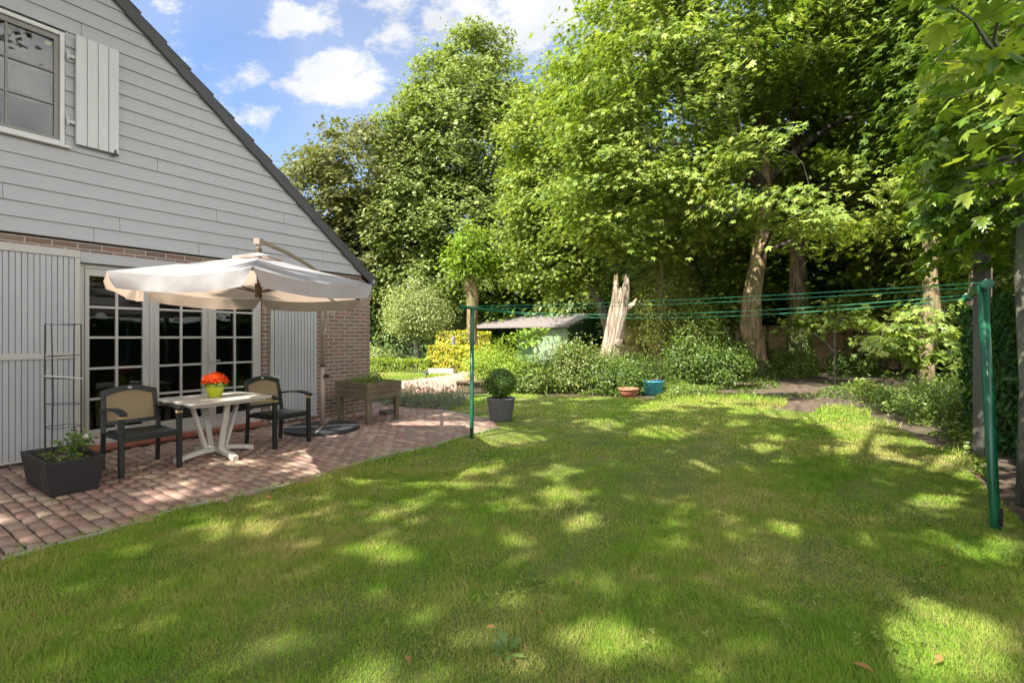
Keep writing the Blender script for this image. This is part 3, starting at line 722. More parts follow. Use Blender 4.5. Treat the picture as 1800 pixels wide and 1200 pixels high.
# upstairs window and shutter
c_ = MB(); c_.box((wl_ - .04, -.060, wz0 - .045), (wl_, .0, wz1 + .045)); c_.box((wr_, -.060, wz0 - .045), (wr_ + .04, .0, wz1 + .045)); c_.box((wl_, -.060, wz1), (wr_, .0, wz1 + .045)); c_.box((wl_ - .07, -.105, wz0 - .075), (wr_ + .085, .0, wz0 - .046)); c_.box((wl_, -.06, wz0 - .045), (wr_, 0, wz0))
win = c_.build('window', M['trim_white'], house, .004)
f_ = MB(); ga, gb = wl_ + .05, wr_ - .045; gz0, gz1 = wz0 + .045, wz1 - .06
ya, yb = -.03, .03
f_.box((wl_ + .002, ya, wz0 + .002), (ga, yb, wz1 - .002)); f_.box((gb, ya, wz0 + .002), (wr_ - .002, yb, wz1 - .002)); f_.box((ga, ya, wz0 + .002), (gb, yb, gz0)); f_.box((ga, ya, gz1), (gb, yb, wz1 - .002))
ncol = 4; cw = (gb - ga) / ncol; rh = (gz1 - gz0) / 3
for i in range(1, ncol): f_.box((ga + i * cw - .011, ya + .008, gz0), (ga + i * cw + .011, yb - .012, gz1))
for i in range(1, 3):
    for j in range(ncol): f_.box((ga + j * cw + (.011 if j else 0), ya + .009, gz0 + i * rh - .011), (ga + (j + 1) * cw - (.011 if j < ncol - 1 else 0), yb - .013, gz0 + i * rh + .011))
f_.build('frame', M['window_frame'], win, .003)
f_ = MB(); f_.box((ga, -.006, gz0), (gb, .0, gz1)); f_.build('pane', M['glass'], win)
f_ = MB(); f_.box((gb - .065, .002, gz1 - .075), (gb - .02, .004, gz1 - .035)); f_.build('sticker', M['sticker'], win)
f_ = MB(); f_.box((ga, .16, gz0 + rh * 1.05), (gb, .17, gz1 + .1)); f_.build('curtain', pmat('pale_blind', (.13, .125, .115), .8, 2, .2, .3, 3, .05, (8, 1, 1)), win)
u_s = MB(); planks(u_s, -4.262, -3.862, 3.602, 4.850, -.118, .024, 4); u_s.box((-4.262, -.0935, 3.62), (-3.862, -.088, 4.84)); u_s.box((-4.24, -.087, 3.75), (-3.88, -.062, 3.83)); u_s.box((-4.24, -.087, 4.62), (-3.88, -.062, 4.70))
us = u_s.build('shutter', M['shutter_white'], house); us['label'] = 'open white plank shutter beside the upstairs window'
for zz in (3.83, 4.58):
    h_ = MB(); h_.box((-4.335, -.085, zz), (-4.255, -.055, zz + .035)); h_.tube([(-4.325, -.09, zz - .03), (-4.325, -.09, zz + .065)], .013, 8); h_.build('hinge', M['shutter_white'], us)
h_ = MB(); h_.tube([(-3.90, -.06, 3.585), (-3.90, -.13, 3.585), (-3.90, -.13, 3.64)], .010, 6); h_.box((-3.93, -.128, 3.57), (-3.87, -.118, 3.60)); h_.build('catch', M['iron'], us)
h_ = MB(); h_.tube([(-.78, -.004, 1.86), (-.78, -.06, 1.86)], .02, 8); h_.tube([(-.78, -.055, 1.86), (-.80, -.06, 1.70), (-.83, -.06, 1.45)], .009, 6)

# ================================================================== PARASOL
pc = (-2.60, 4.96); RC = 1.53; ZE = 1.905; ZT = 2.235
par = thing('parasol', 'large off-white cantilever parasol open over the patio table', 'parasol', (-2.82, 7.20, .014), 0)
ox, oy = pc[0] + 2.82, pc[1] - 7.20
crn = [(-.44, -1.33), (.74, -1.50), (1.27, -.36), (.60, 1.40), (-.76, 1.50), (-1.22, .06)]
angs = [math.atan2(c[1], c[0]) for c in crn]; rads_ = [math.hypot(*c) for c in crn]
V = []; Fq = []
nR, nA = 8, 8
cvb = MB()
def cz(t): return ZT - .014 - (ZT - ZE) * (t ** 1.0)
for i in range(6):
    a0, a1 = angs[i], angs[(i + 1) % 6]
    p0 = Vector((*crn[i], 0)); p1 = Vector((*crn[(i + 1) % 6], 0))
    b = len(cvb.v)
    for r_ in range(nR + 1):
        t_ = .10 + .90 * r_ / nR
        for k in range(nA + 1):
            u = k / nA; p = p0.lerp(p1, u) * t_; sag = .042 * math.sin(math.pi * u) * t_ + .004 * math.sin(u * 40) * t_ * (1 - t_)
            inw = 1 - .035 * math.sin(math.pi * u) * t_
            cvb.v.append((ox + p.x * inw, oy + p.y * inw, cz(t_) - .014 - sag))
    for r_ in range(nR):
        for k in range(nA):
            cvb.f.append((b + r_ * (nA + 1) + k, b + r_ * (nA + 1) + k + 1, b + (r_ + 1) * (nA + 1) + k + 1, b + (r_ + 1) * (nA + 1) + k))
can = cvb.build('canopy', M['fabric'], par, smooth=True)
vm = MB()
for i in range(6):
    a0, a1 = angs[i], angs[(i + 1) % 6]
    p0 = Vector((*crn[i], 0)); p1 = Vector((*crn[(i + 1) % 6], 0))
    mid = ((p0 + p1) / 2).normalized()
    b = len(vm.v); K = 24; rr = random.Random(i * 7 + 3); ph1, ph2 = rr.uniform(0, 6), rr.uniform(0, 6)
    for lv in range(5):
        q = lv / 4
        for k in range(K + 1):
            u = k / K
            p = p0.lerp(p1, u); inw = 1 - .035 * math.sin(math.pi * u); sag = .042 * math.sin(math.pi * u)
            endf = min(1, min(u, 1 - u) / .035); drop = .125 * q * (.62 + .38 * endf)
            wv_ = q * (.012 * math.sin(u * 17 + ph1) + .008 * math.sin(u * 31 + ph2)) + q * .012
            pull = q * .045 * (1 - min(1, min(u, 1 - u) / .09))
            along = (p1 - p0).normalized() * (pull * (1 if u < .5 else -1))
            vm.v.append((ox + p.x * inw + mid.x * wv_ + along.x, oy + p.y * inw + mid.y * wv_ + along.y, ZE - .028 - sag - drop))
    for lv in range(4):
        for k in range(K): vm.f.append((b + lv * (K + 1) + k, b + lv * (K + 1) + k + 1, b + (lv + 1) * (K + 1) + k + 1, b + (lv + 1) * (K + 1) + k))
vm.build('valance', M['fabric'], can, smooth=True)
vv = MB()                                             # vent cap on top
for i in range(6):
    a0, a1 = angs[i], angs[(i + 1) % 6]
    q0 = (ox + math.cos(a0) * .27, oy + math.sin(a0) * .27, ZT - .062); q1 = (ox + math.cos(a1) * .27, oy + math.sin(a1) * .27, ZT - .062)
    am = math.atan2(math.sin(a0) + math.sin(a1), math.cos(a0) + math.cos(a1)); qm = (ox + math.cos(am) * .235, oy + math.sin(am) * .235, ZT - .044)
    vv.add([(ox, oy, ZT + .012), q0, qm, q1], [(0, 1, 2), (0, 2, 3)])
    q0b, qmb, q1b = [(q[0], q[1], q[2] - .012) for q in (q0, qm, q1)]
    vv.add([q0, qm, q1, q0b, qmb, q1b], [(0, 1, 4, 3), (1, 2, 5, 4)])
vv.build('vent', M['fabric'], can)
for a, RC in zip(angs, rads_):
    r_ = MB(); r_.bar((ox + math.cos(a) * .06, oy + math.sin(a) * .06, cz(.05) - .035), (ox + math.cos(a) * (RC - .02), oy + math.sin(a) * (RC - .02), ZE - .035), .016, .022)
    ib = r_.build('rib', M['rib'], par)
    r_ = MB(); r_.bar((ox + math.cos(a) * .05, oy + math.sin(a) * .05, ZE - .06), (ox + math.cos(a) * .78, oy + math.sin(a) * .78, cz(.5) - .05), .010, .014); r_.build('strut', M['rib'], ib)
h_ = MB(); h_.tube([(ox, oy, ZE - .12), (ox, oy, ZE + .02)], .035, 12); h_.tube([(ox, oy, ZT - .08), (ox, oy, ZT + .05)], .030, 12); h_.tube([(ox, oy, ZE), (ox, oy, ZT)], .012, 8); h_.build('hub', M['rib'], par, smooth=False)
ar = MB()
top = (ox, oy, 2.375)
ar.tube([(ox, oy, ZT + .03), (ox, oy, 2.335)], .024, 12)
ar.box((ox - .03, oy - .04, 2.325), (ox + .03, oy + .05, 2.385))
ar.tube([(ox, oy + .02, 2.37), (ox - .06, oy + .75, 2.375), (ox - .14, oy + 1.5, 2.35), (.0, 0, 2.30)], .024, 12)
ar.build('arm', M['parasol_pole'], par, .0)
ms_ = MB(); ms_.tube([(0, 0, .06), (0, 0, .95)], .034, 20); ms_.tube([(0, 0, .95), (0, 0, 2.33)], .028, 20); mast = ms_.build('mast', M['parasol_pole'], par, smooth=False)
for p in mast.data.polygons: p.use_smooth = len(p.vertices) == 4
ms_ = MB(); ms_.tube([(0, 0, .935), (0, 0, .965)], .038, 20); ms_.build('collar', M['iron'], mast)
ms_ = MB(); ms_.bar((.03, -.01, .80), (.10, -.03, .80), .05, .05); ms_.build('knob', M['iron'], mast, .01)
ms_ = MB(); ms_.tube([(.02, 0, 1.42), (.045, -.01, 1.50)], .028, 8); ms_.tube([(.03, 0, 1.46), (.07, -.02, 1.62), (.13, -.04, 1.75)], .011, 6); ms_.tube([(.10, -.04, 1.72), (.17, -.05, 1.76)], .032, 8); ms_.tube([(.17, -.05, 1.70), (.22, -.06, 1.80)], .026, 8); ms_.build('crank', M['rope'], mast)
ms_ = MB(); ms_.lathe([(.0001, .09), (.05, .09), (.055, .05), (.07, .045), (.07, 0)], 20); ms_.box((-.09, -.09, .042), (.09, .09, .050)); ms_.build('foot_plate', M['rib'], mast)
cr = MB(); ca = R(12)
for a in (ca, ca + math.pi / 2):
    cr.bar((-math.cos(a) * .55, -math.sin(a) * .55, .052), (math.cos(a) * .55, math.sin(a) * .55, .052 + (.006 if a == ca else 0)), .035, .012)
cr.build('cross_base', M['galv'], par)
for q in range(4):
    a0 = ca + q * math.pi / 2; wm_ = MB(); c0 = Vector((math.cos(a0 + math.pi / 4), math.sin(a0 + math.pi / 4), 0)) * .038
    outl = [(c0.x, c0.y)] + [(c0.x + .50 * math.cos(a0 + R(t_)), c0.y + .50 * math.sin(a0 + R(t_))) for t_ in range(0, 91, 10)]
    wm_.prism(outl, 0, .048, 'xy')
    for t_ in range(12, 90, 11):
        for r0, r1 in ((.12, .26), (.29, .45)):
            e = a0 + R(t_); wm_.bar((c0.x + r0 * math.cos(e), c0.y + r0 * math.sin(e), .050), (c0.x + r1 * math.cos(e), c0.y + r1 * math.sin(e), .050), .018, .008)
    wm_.build('weight', M['weight'], par, .006)

# ================================================================== TABLE, CHAIRS, FLOWERS
TA = R(58)
tb = thing('garden_table', 'weathered white plastic table with splayed slat pedestal', 'table', (-3.45, 5.63, .014), TA)
t_ = MB(); hw, hd = .45, .43
def rrect(hx, hy, r, n=5):
    out = []
    for (cx, cy, a) in ((hx - r, hy - r, 0), (-hx + r, hy - r, 90), (-hx + r, -hy + r, 180), (hx - r, -hy + r, 270)):
        for k in range(n + 1): e = R(a + 90 * k / n); out.append((cx + r * math.cos(e), cy + r * math.sin(e)))
    return out
t_.prism(rrect(hw, hd, .05), .655, .683, 'xy'); t_.build('tabletop', M['white_resin'], tb, .006)
t_ = MB(); t_.prism(rrect(hw - .05, hd - .05, .03), .625, .654, 'xy'); t_.build('apron', M['white_resin'], tb)
for (sx_, sy_) in ((1, 0), (-1, 0), (0, 1), (0, -1)):
    l_ = MB(); l_.bar((sx_ * .26, sy_ * .26, .63), (sx_ * .10, sy_ * .10, .07), .035 if sx_ else .06, .06 if sx_ else .035, (0, 1, 0)); l_.build('leg', M['white_resin'], tb, .006)
    f_ = MB(); pts = [(.02, .055, .105), (.15, .055, .10), (.30, .03, .075), (.40, 0, .055), (.43, 0, .05)]
    for (r0, b0, t0), (r1, b1, t1) in zip(pts[:-1], pts[1:]):
        d_ = Vector((sx_, sy_, 0)); n_ = Vector((-sy_, sx_, 0)) * .030
        vs = []
        for (r_, b_, tt) in ((r0, b0, t0), (r1, b1, t1)): vs += [d_ * r_ - n_ + Vector((0, 0, b_)), d_ * r_ + n_ + Vector((0, 0, b_)), d_ * r_ + n_ + Vector((0, 0, tt)), d_ * r_ - n_ + Vector((0, 0, tt))]
        f_.add(vs, [(0, 1, 2, 3), (4, 7, 6, 5), (0, 4, 5, 1), (1, 5, 6, 2), (2, 6, 7, 3), (3, 7, 4, 0)])
    f_.build('foot', M['white_resin'], tb)

def make_chair(label):
    c = thing('garden_chair', label, 'chair', group='garden armchairs at the table')   # faces local -y
    w2, dp = .245, .26
    s_ = MB(); s_.box((-w2 + .02, -dp + .01, .385), (w2 - .02, dp - .05, .410)); s_.box((-w2 + .02, -dp - .01, .345), (w2 - .02, -dp + .02, .405)); s_.box((-w2 - .0, -dp + .03, .35), (-w2 + .022, dp, .395)); s_.box((w2 - .022, -dp + .03, .35), (w2, dp, .395))
    s_.build('seat', M['resin'], c, .006)
    for sx_ in (-1, 1):
        l = MB(); l.bar((sx_ * (w2 + .005), -dp, 0), (sx_ * (w2 + .005), -dp + .005, .60), .048, .042, (0, 1, 0)); lg = l.build('leg', M['resin'], c, .006)
        l = MB(); l.box((sx_ * (w2 + .005) - .026, -dp - .020, .580), (sx_ * (w2 + .005) + .026, -dp + .028, .603)); l.build('band', M['gold'], lg)
        l = MB(); l.tube([(sx_ * (w2 + .0), dp + .03, 0), (sx_ * w2, dp + .0, .38), (sx_ * (w2 - .005), dp + .03, .6), (sx_ * (w2 - .02), dp + .075, .80)], [.027, .027, .025, .024], 4); l.build('leg', M['resin'], c, .005)
        a = MB(); pts = [(-dp - .045, .604), (-dp + .06, .632), (-.06, .640), (.10, .628), (dp + .02, .606)]
        for (y_0, z_0), (y_1, z_1) in zip(pts[:-1], pts[1:]):
            a.add([(sx_ * w2 - .030, y_0, z_0), (sx_ * w2 + .030, y_0, z_0), (sx_ * w2 + .030, y_0, z_0 + .026), (sx_ * w2 - .030, y_0, z_0 + .026),
                   (sx_ * w2 - .030, y_1, z_1), (sx_ * w2 + .030, y_1, z_1), (sx_ * w2 + .030, y_1, z_1 + .026), (sx_ * w2 - .030, y_1, z_1 + .026)],
                  [(0, 1, 2, 3), (4, 7, 6, 5), (0, 4, 5, 1), (1, 5, 6, 2), (2, 6, 7, 3), (3, 7, 4, 0)])
        a.build('armrest', M['resin'], c)
    def by(z): return dp + .0 + (z - .38) * .17
    b = MB()
    def slab(mb, poly, t0, t1):      # poly in (x,z); follows the rake of the backrest
        n = len(poly); vs = [(x, by(z) + t0, z) for x, z in poly] + [(x, by(z) + t1, z) for x, z in poly]
        mb.add(vs, [tuple(range(n)), tuple(reversed(range(n, 2 * n)))] + [((i + 1) % n, i, n + i, n + (i + 1) % n) for i in range(n)])
    arch = [(-w2 + .0 + k * (2 * w2) / 10, .808 + .052 * math.sin(math.pi * k / 10)) for k in range(11)]
    low = [(x * .86, z - .052) for x, z in arch]
    slab(b, low[::1] + arch[::-1], -.016, .018)
    slab(b, [(-w2 + .02, .455), (w2 - .02, .455), (w2 - .02, .495), (-w2 + .02, .495)], -.014, .014)
    for sx_ in (-1, 1): slab(b, sorted([(sx_ * (w2 - .035), .49), (sx_ * (w2 + .002), .49)]) + sorted([(sx_ * (w2 + .004), .81), (sx_ * (w2 - .035), .79)], reverse=True), -.0155, .0175)
    bk = b.build('backrest', M['resin'], c, .004)
    b = MB(); slab(b, [(-w2 + .03, .49), (w2 - .03, .49)] + [(x * .97, z + .012) for x, z in low[::-1]], -.004, .004); b.build('cane_panel', M['cane'], bk)
    b = MB(); n = 16; slab(b, [(.022 * math.cos(6.283 * k / n), .835 + .012 * math.sin(6.283 * k / n)) for k in range(n)], -.021, -.015); b.build('badge', M['badge'], bk)
    return c
FA = R(-34.3)
ch1 = make_chair('dark green armchair with cane back, left of the table by the black planter')
ch1.location = (-3.885, 5.07, .014); ch1.rotation_euler = (0, 0, FA + math.pi / 2)
ch2 = copy_tree(ch1); ch2.location = (-3.03, 6.28, .014); ch2.rotation_euler = (0, 0, R(-27) + math.pi / 2)
ch2['label'] = 'dark green armchair with cane back, right of the table by the parasol mast'

fp = thing('flower_pot', 'lime green pot of orange-red flowers on the white table', 'flower pot', (-3.44, 5.60, .014 + .684))
p_ = MB(); p_.lathe([(.0001, .0), (.058, 0), (.064, .01), (.090, .09), (.099, .135), (.101, .150), (.094, .150), (.088, .12)], 28); p_.build('pot', M['lime_pot'], fp, smooth=True)
n = 900
def dome(n, c, rx, rz, zmin=-1, fill=.35):
    v = unit(rng.normal(size=(n * 3, 3))); v = v[v[:, 2] > zmin][:n]; r = rng.uniform(0, 1, len(v)) ** fill
    return v, np.array(c) + v * np.stack([r * rx, r * rx, r * rz], 1)
v, P = dome(900, (0, 0, .175), .135, .105, -.05, .12)
P += rng.normal(0, .004, P.shape)
leaves('blossom', P, v, rng.normal(size=P.shape), .020, MAPLE_M, M['redflower'], fp, .5)
v, P = dome(130, (0, 0, .155), .15, .05, -.6, .3); leaves('foliage', P, v + [0, 0, .6], v * [1, 1, .1], .045, OVAL6, M['box'], fp)

# ================================================================== BLACK PLANTER, TRELLIS
bp_ = thing('planter_box', 'black speckled rectangular planter with a small white-flowered plant', 'planter', (-4.185, 4.50, .014), ANG)
# long side runs away from the wall (local y)
hx0, hy0, hx1, hy1, hh = .165, .385, .205, .425, .30
b = MB()
ob = [(-hx0, -hy0), (hx0, -hy0), (hx0, hy0), (-hx0, hy0)]; ot = [(-hx1, -hy1), (hx1, -hy1), (hx1, hy1), (-hx1, hy1)]
itp = [(x - math.copysign(.028, x), y - math.copysign(.028, y)) for x, y in ot]
vs = [(x, y, 0) for x, y in ob] + [(x, y, hh) for x, y in ot] + [(x, y, hh) for x, y in itp] + [(x * .95, y * .97, .2) for x, y in itp]
fs = [(3, 2, 1, 0)] + [(i, (i + 1) % 4, 4 + (i + 1) % 4, 4 + i) for i in range(4)] + [(4 + i, 4 + (i + 1) % 4, 8 + (i + 1) % 4, 8 + i) for i in range(4)] + [(8 + i, 8 + (i + 1) % 4, 12 + (i + 1) % 4, 12 + i) for i in range(4)]
b.add(vs, fs); b.build('box', M['planter_black'], bp_, .004)
b = MB(); b.prism([(x * .97, y * .98) for x, y in itp], .20, .255, 'xy'); b.build('soil', M['soil'], bp_)
n = 150; c = rng.uniform([-.13, -.36], [.13, .36], (n, 2)); P = np.stack([c[:, 0], c[:, 1], rng.uniform(.26, .31, n)], 1)
_o = leaves('seedlings', P, np.tile([0, 0, 1.], (n, 1)), rng.normal(size=(n, 3)), .032, OVAL6, M['cover'], bp_); _o['kind'] = 'stuff'
st = MB(); Pl = []; Nl = []
for k in range(11):
    a = rng.uniform(0, 6.28); tip = Vector((.04 + math.cos(a) * rng.uniform(.03, .16), -.04 + math.sin(a) * rng.uniform(.03, .16), .26 + rng.uniform(.10, .24)))
    st.tube([(.04, -.04, .25), (.04 + (tip.x - .04) * .35, -.04 + (tip.y + .04) * .35, .25 + (tip.z - .25) * .6), tip], .004, 5)
    for j in range(13): Pl.append(tip + Vector(rng.normal(0, .030, 3)) + Vector((0, 0, -.03))); Nl.append((math.cos(a) * .6, math.sin(a) * .6, 1))
st.build('stems', M['stem'], bp_)
leaves('plant_leaves', np.array([tuple(p) for p in Pl]), np.array(Nl, float), np.array(Nl) * [1, 1, -.3], .048, OVAL6, M['midleaf'], bp_)
v, P = dome(60, (.14, -.12, .45), .028, .02, -1, .2); leaves('white_bloom', P, v, rng.normal(size=P.shape), .02, OVAL6, M['whiteflower'], bp_)
tr_ = thing('trellis', 'square black wire trellis standing in the black planter', 'trellis', (-4.27, 4.60, .24), ANG)
t_ = MB(); q = .105
cor = [(-q, -q), (q, -q), (q, q), (-q, q)]
for (x, y) in cor: t_.tube([(x, y, -.0), (x + rng.normal(0, .006), y, .6), (x, y, 1.275)], .0052, 6)
for zz in (.30, .52, .76, .98, 1.27):
    dz = rng.normal(0, .008, 4)
    for i in range(4):
        if zz in (.76,) and i in (1,): continue
        a, b = cor[i], cor[(i + 1) % 4]; t_.tube([(*a, zz + dz[i]), (*b, zz + dz[(i + 1) % 4])], .0030, 5)
t_.build('wire_frame', M['iron'], tr_)
t_ = MB(); t_.tube([(-.16, -.12, .80), (0, -.118, .775), (.06, -.119, .765), (.115, -.118, .757)], .006, 6); t_.build('tie_stick', M['white_obj'], tr_)

# ================================================================== RAISED TIMBER PLANTER
rp = thing('raised_planter', 'raised timber planter box on four posts holding herbs', 'planter', (-2.38, 8.02, .014), ANG)
hx, hy = .345, .40
for (sx_, sy_) in ((-1, -1), (1, -1), (1, 1), (-1, 1)):
    l = MB(); l.box((sx_ * (hx - .055) - .036, sy_ * (hy - .055) - .036, 0), (sx_ * (hx - .055) + .036, sy_ * (hy - .055) + .036, .62)); l.build('leg', M['wood_old'], rp, .006)
for i in range(3):
    z0 = .395 + i * .088; z1 = z0 + .083
    b = MB(); e = i * .0015
    b.box((-hx - .012, -hy - e, z0), (hx + .012, -hy + .024, z1)); b.box((-hx - .012, hy - .024, z0), (hx + .012, hy + e, z1)); b.box((-hx - e, -hy + .0245, z0), (-hx + .024, hy - .0245, z1)); b.box((hx - .024, -hy + .0245, z0), (hx + e, hy - .0245, z1))
    b.build('board_course', M['wood_old'], rp, .005)
b = MB(); b.box((-hx + .025, -hy + .025, .40), (hx - .025, hy - .025, .60)); b.build('soil', M['soil'], rp)
n = 2600; c = rng.uniform([-hx + .05, -hy + .05], [hx - .05, hy - .05], (n, 2)); P = np.stack([c[:, 0], c[:, 1], .60 + np.abs(rng.normal(0, .07, n))], 1)
P = P[snoise(P, 9) > -.35]; n = len(P)
leaves('herbs', P, rng.normal(size=(n, 3)) + [0, 0, .8], rng.normal(size=(n, 3)) + [0, 0, 1], .035, NEEDLE, M['rhodo'], rp)
n = 500; c = rng.normal(0, [.07, .08], (n, 2)); P = np.stack([c[:, 0] + .12, c[:, 1] + .05, .62 + np.abs(rng.normal(0, .07, n))], 1)
_o = leaves('leafy_herb', P, rng.normal(size=(n, 3)) + [0, 0, 1], rng.normal(size=(n, 3)), .04, OVAL6, M['cover'], rp); _o['kind'] = 'stuff'
st = MB()
for k in range(14):
    x, y = rng.uniform(-.28, .28), rng.uniform(-.33, .33); st.tube([(x, y, .6), (x + rng.normal(0, .02), y + rng.normal(0, .02), .6 + rng.uniform(.1, .26))], .002, 4)
st.build('herb_stalks', M['stem'], rp)['kind'] = 'stuff'
tb2 = thing('plastic_tray', 'small translucent tray on the paving under the raised planter', 'tray', (-2.20, 8.62, .014), ANG)
b = MB(); b.box((-.14, -.09, .0), (.14, .09, .012)); b.box((-.14, -.09, .013), (-.132, .09, .07)); b.box((.132, -.09, .013), (.14, .09, .07)); b.box((-.131, .082, .013), (.131, .09, .07)); b.box((-.131, -.09, .013), (.131, -.082, .07)); b.build('tray_body', M['wood_grey'], tb2)

# ================================================================== BOXWOOD IN POT
bx = thing('potted_boxwood', 'clipped boxwood ball in a grey round pot at the lawn corner', 'potted plant', (-.185, 8.05, -.004))
p_ = MB(); p_.lathe([(.0001, 0), (.172, 0), (.180, .012), (.232, .365), (.238, .372), (.238, .385), (.215, .387), (.205, .33)], 36); p_.build('pot', M['grey_pot'], bx, smooth=True)
p_ = MB(); p_.lathe([(.0001, .335), (.207, .33)], 24); p_.build('soil', M['soil'], bx)
p_ = MB(); p_.tube([(0, 0, .33), (.01, 0, .45), (0, .01, .6)], .018, 7); 
for k in range(14):
    v_1 = unit(rng.normal(size=3)); p_.tube([(0, 0, .45), tuple(np.array([0, 0, .62]) + v_1 * [.2, .2, .2])], [.008, .003], 4)
p_.build('stem', M['bark_dark'], bx)
v = unit(rng.normal(size=(7000, 3))); r = rng.uniform(0, 1, 7000) ** .22 * (1 + .05 * snoise(v, 4) + .03 * snoise(v, 13)); P = np.array([0, 0, .635]) + v * (r * .255)[:, None] * [1, 1, .98]
leaves('foliage', P, v + [0, 0, .3], rng.normal(size=v.shape) + v, .028, OVAL, M['box'], bx, .6)

# ================================================================== CLOTHES LINE
ld = np.array([.607, .794, 0])
def post(base, top, label, r):
    o = thing('clothesline_post', label, 'clothesline post', base, 0, 'posts of the green clothesline')
    tp = Vector(top) - Vector(base)
    m = MB(); m.tube([(0, 0, -.05), (0, 0, .0), tp], r, 20); pl = m.build('pole', M['green_paint'], o); 
    for p in pl.data.polygons: p.use_smooth = len(p.vertices) == 4
    z = tp + Vector((0, 0, -.012)); a = z + Vector(ld) * -.20; b = z + Vector(ld) * .78 + Vector((0, 0, -.03))
    m = MB(); m.tube([a, b], .021, 14); m.build('crossbar', M['green_paint'], o, smooth=False)
    for e, s in ((a, -1), (b, 1)):
        m = MB(); m.tube([e, e + Vector(ld) * (s * .022)], .036, 18); m.build('end_cap', M['green_paint'], o, .004)
    for t_ in (.05, .66):
        m = MB(); q = a.lerp(b, t_); m.tube([q + Vector((0, 0, -.02)), q + Vector((0, 0, -.045))], .010, 8); m.build('line_hook', M['iron'], o)
    m = MB(); m.box((-.012, -r - .014, .03), (.012, -r + .002, .16)); m.build('foot_clip', M['iron'], o, .004)
    return Vector(base) + a, Vector(base) + b
b1 = (-.555, 6.65, -.004); t1 = (-.548, 6.66, 1.805)
b2 = (3.535, 3.535, -.004); t2 = (3.43, 3.525, 1.775)
a1, e1 = post(b1, t1, 'far slim green clothesline post beside the patio edge', .028)
a2, e2 = post(b2, t2, 'near thick green clothesline post at the right of the lawn', .031)
k = 0
for (p, q, sag, dz, lab) in ((a1, a2, .035, .012, 'upper green cord on the house side of the clothesline'), (a1.lerp(e1, .08), a2.lerp(e2, .08), .045, -.010, 'second green cord on the house side of the clothesline'),
                             (e1.lerp(a1, .25), e2.lerp(a2, .25), .10, .0, 'sagging green cord at the middle of the clothesline'), (e1, e2, .12, -.01, 'lowest sagging green cord on the tree side of the clothesline')):
    m = MB(); pts = []
    for i in range(25):
        u = i / 24; x = p.lerp(q, u); x.z += dz - sag * 4 * u * (1 - u); pts.append(x)
    m.tube(pts, .0027, 5); tag(m.build('clothes_line', M['green_cord']), lab, 'clothesline cord', 'green cords of the clothesline')
gp = thing('grey_post', 'square grey timber post standing behind the near green pole', 'post', (5.50, 5.66, -.05), R(15))
m = MB(); m.box((-.058, -.058, 0), (.058, .058, 2.55)); m.build('post_shaft', M['wood_grey'], gp, .006)
m = MB(); m.prism([(-.066, -.066), (.066, -.066), (.066, .066), (-.066, .066)], 2.551, 2.575, 'xy'); m.build('post_cap', M['zinc'], gp)

# ================================================================== SHED
shd = thing('shed', 'green garden shed with dark felt roof behind the shrubs', 'shed', (2.80, 24.0, -.06), ANG)
# local x runs along the gable end (away from camera), local +y along the front to the left
SD, SW = 6.0, 6.3; EH, RH = 1.98, 2.72
b = MB(); b.prism([(.45, 0), (SD - .3, 0), (SD - .3, EH - .02), (SD / 2, RH - .1), (.45, EH - .02)], .25, .29); g_w = b.build('gable_wall', M['shed_shaded'], shd)
b = MB()
for i in range(9): b.box((.6 + i * .48, .228, .1), (.625 + i * .48, .2495, EH - .1 + (.55 if 2 < i < 6 else .1)))
b.build('batten', M['shed_shaded'], g_w)
b = MB()
for i in range(14): b.box((.40 - (i % 2) * .001, .25, .02 + i * .138), (.45, 2.35, .02 + i * .138 + .132))
b.build('front_wall', M['shed_green'], shd)
b = MB(); b.box((.45, 2.35, 0), (1.35, 2.39, EH)); b.build('side_return', M['shed_shaded'], shd)
b = MB()
for i in range(14): b.box((1.36, 2.40, .02 + i * .138), (1.40, 3.92, .02 + i * .138 + .132))
b.box((1.33, 3.90, .0), (1.42, 3.96, EH)); b.build('recessed_wall', M['shed_shaded'], shd)
b = MB(); b.box((1.4, 3.93, 0), (SD - .3, 3.97, EH)); b.build('end_wall', M['shed_shaded'], shd)
b = MB(); b.box((1.318, 2.9, 0), (1.355, 3.4, 1.85)); b.build('door', M['shed_shaded'], shd)
b = MB(); b.box((1.335, 3.66, 1.42), (1.3575, 3.84, 1.62)); b.build('sign_plate', M['white_obj'], shd)
b = MB()
b.prism([(0, EH), (SD / 2, RH), (SD, EH), (SD, EH - .07), (SD / 2, RH - .08), (0, EH - .07)], 0, SW + .3); b.build('roof', M['felt'], shd)
b = MB()
for s_ in ((-.002, SD / 2), (SD + .002, SD / 2)): b.add([(s_[0], -.022, EH - .12), (s_[1], -.022, RH - .13), (s_[1], -.022, RH + .01), (s_[0], -.022, EH + .01), (s_[0], -.002, EH - .12), (s_[1], -.002, RH - .13), (s_[1], -.002, RH + .01), (s_[0], -.002, EH + .01)], [(0, 1, 2, 3), (7, 6, 5, 4), (0, 4, 5, 1), (3, 2, 6, 7), (0, 3, 7, 4), (1, 5, 6, 2)])
b.build('bargeboard', M['shed_green'], shd)
b = MB(); b.lathe([(.0001, .09), (.07, .06), (.085, 0), (.06, -.03)], 14, (1.9, .20, RH - .55)); b.build('lamp', M['white_obj'], shd)

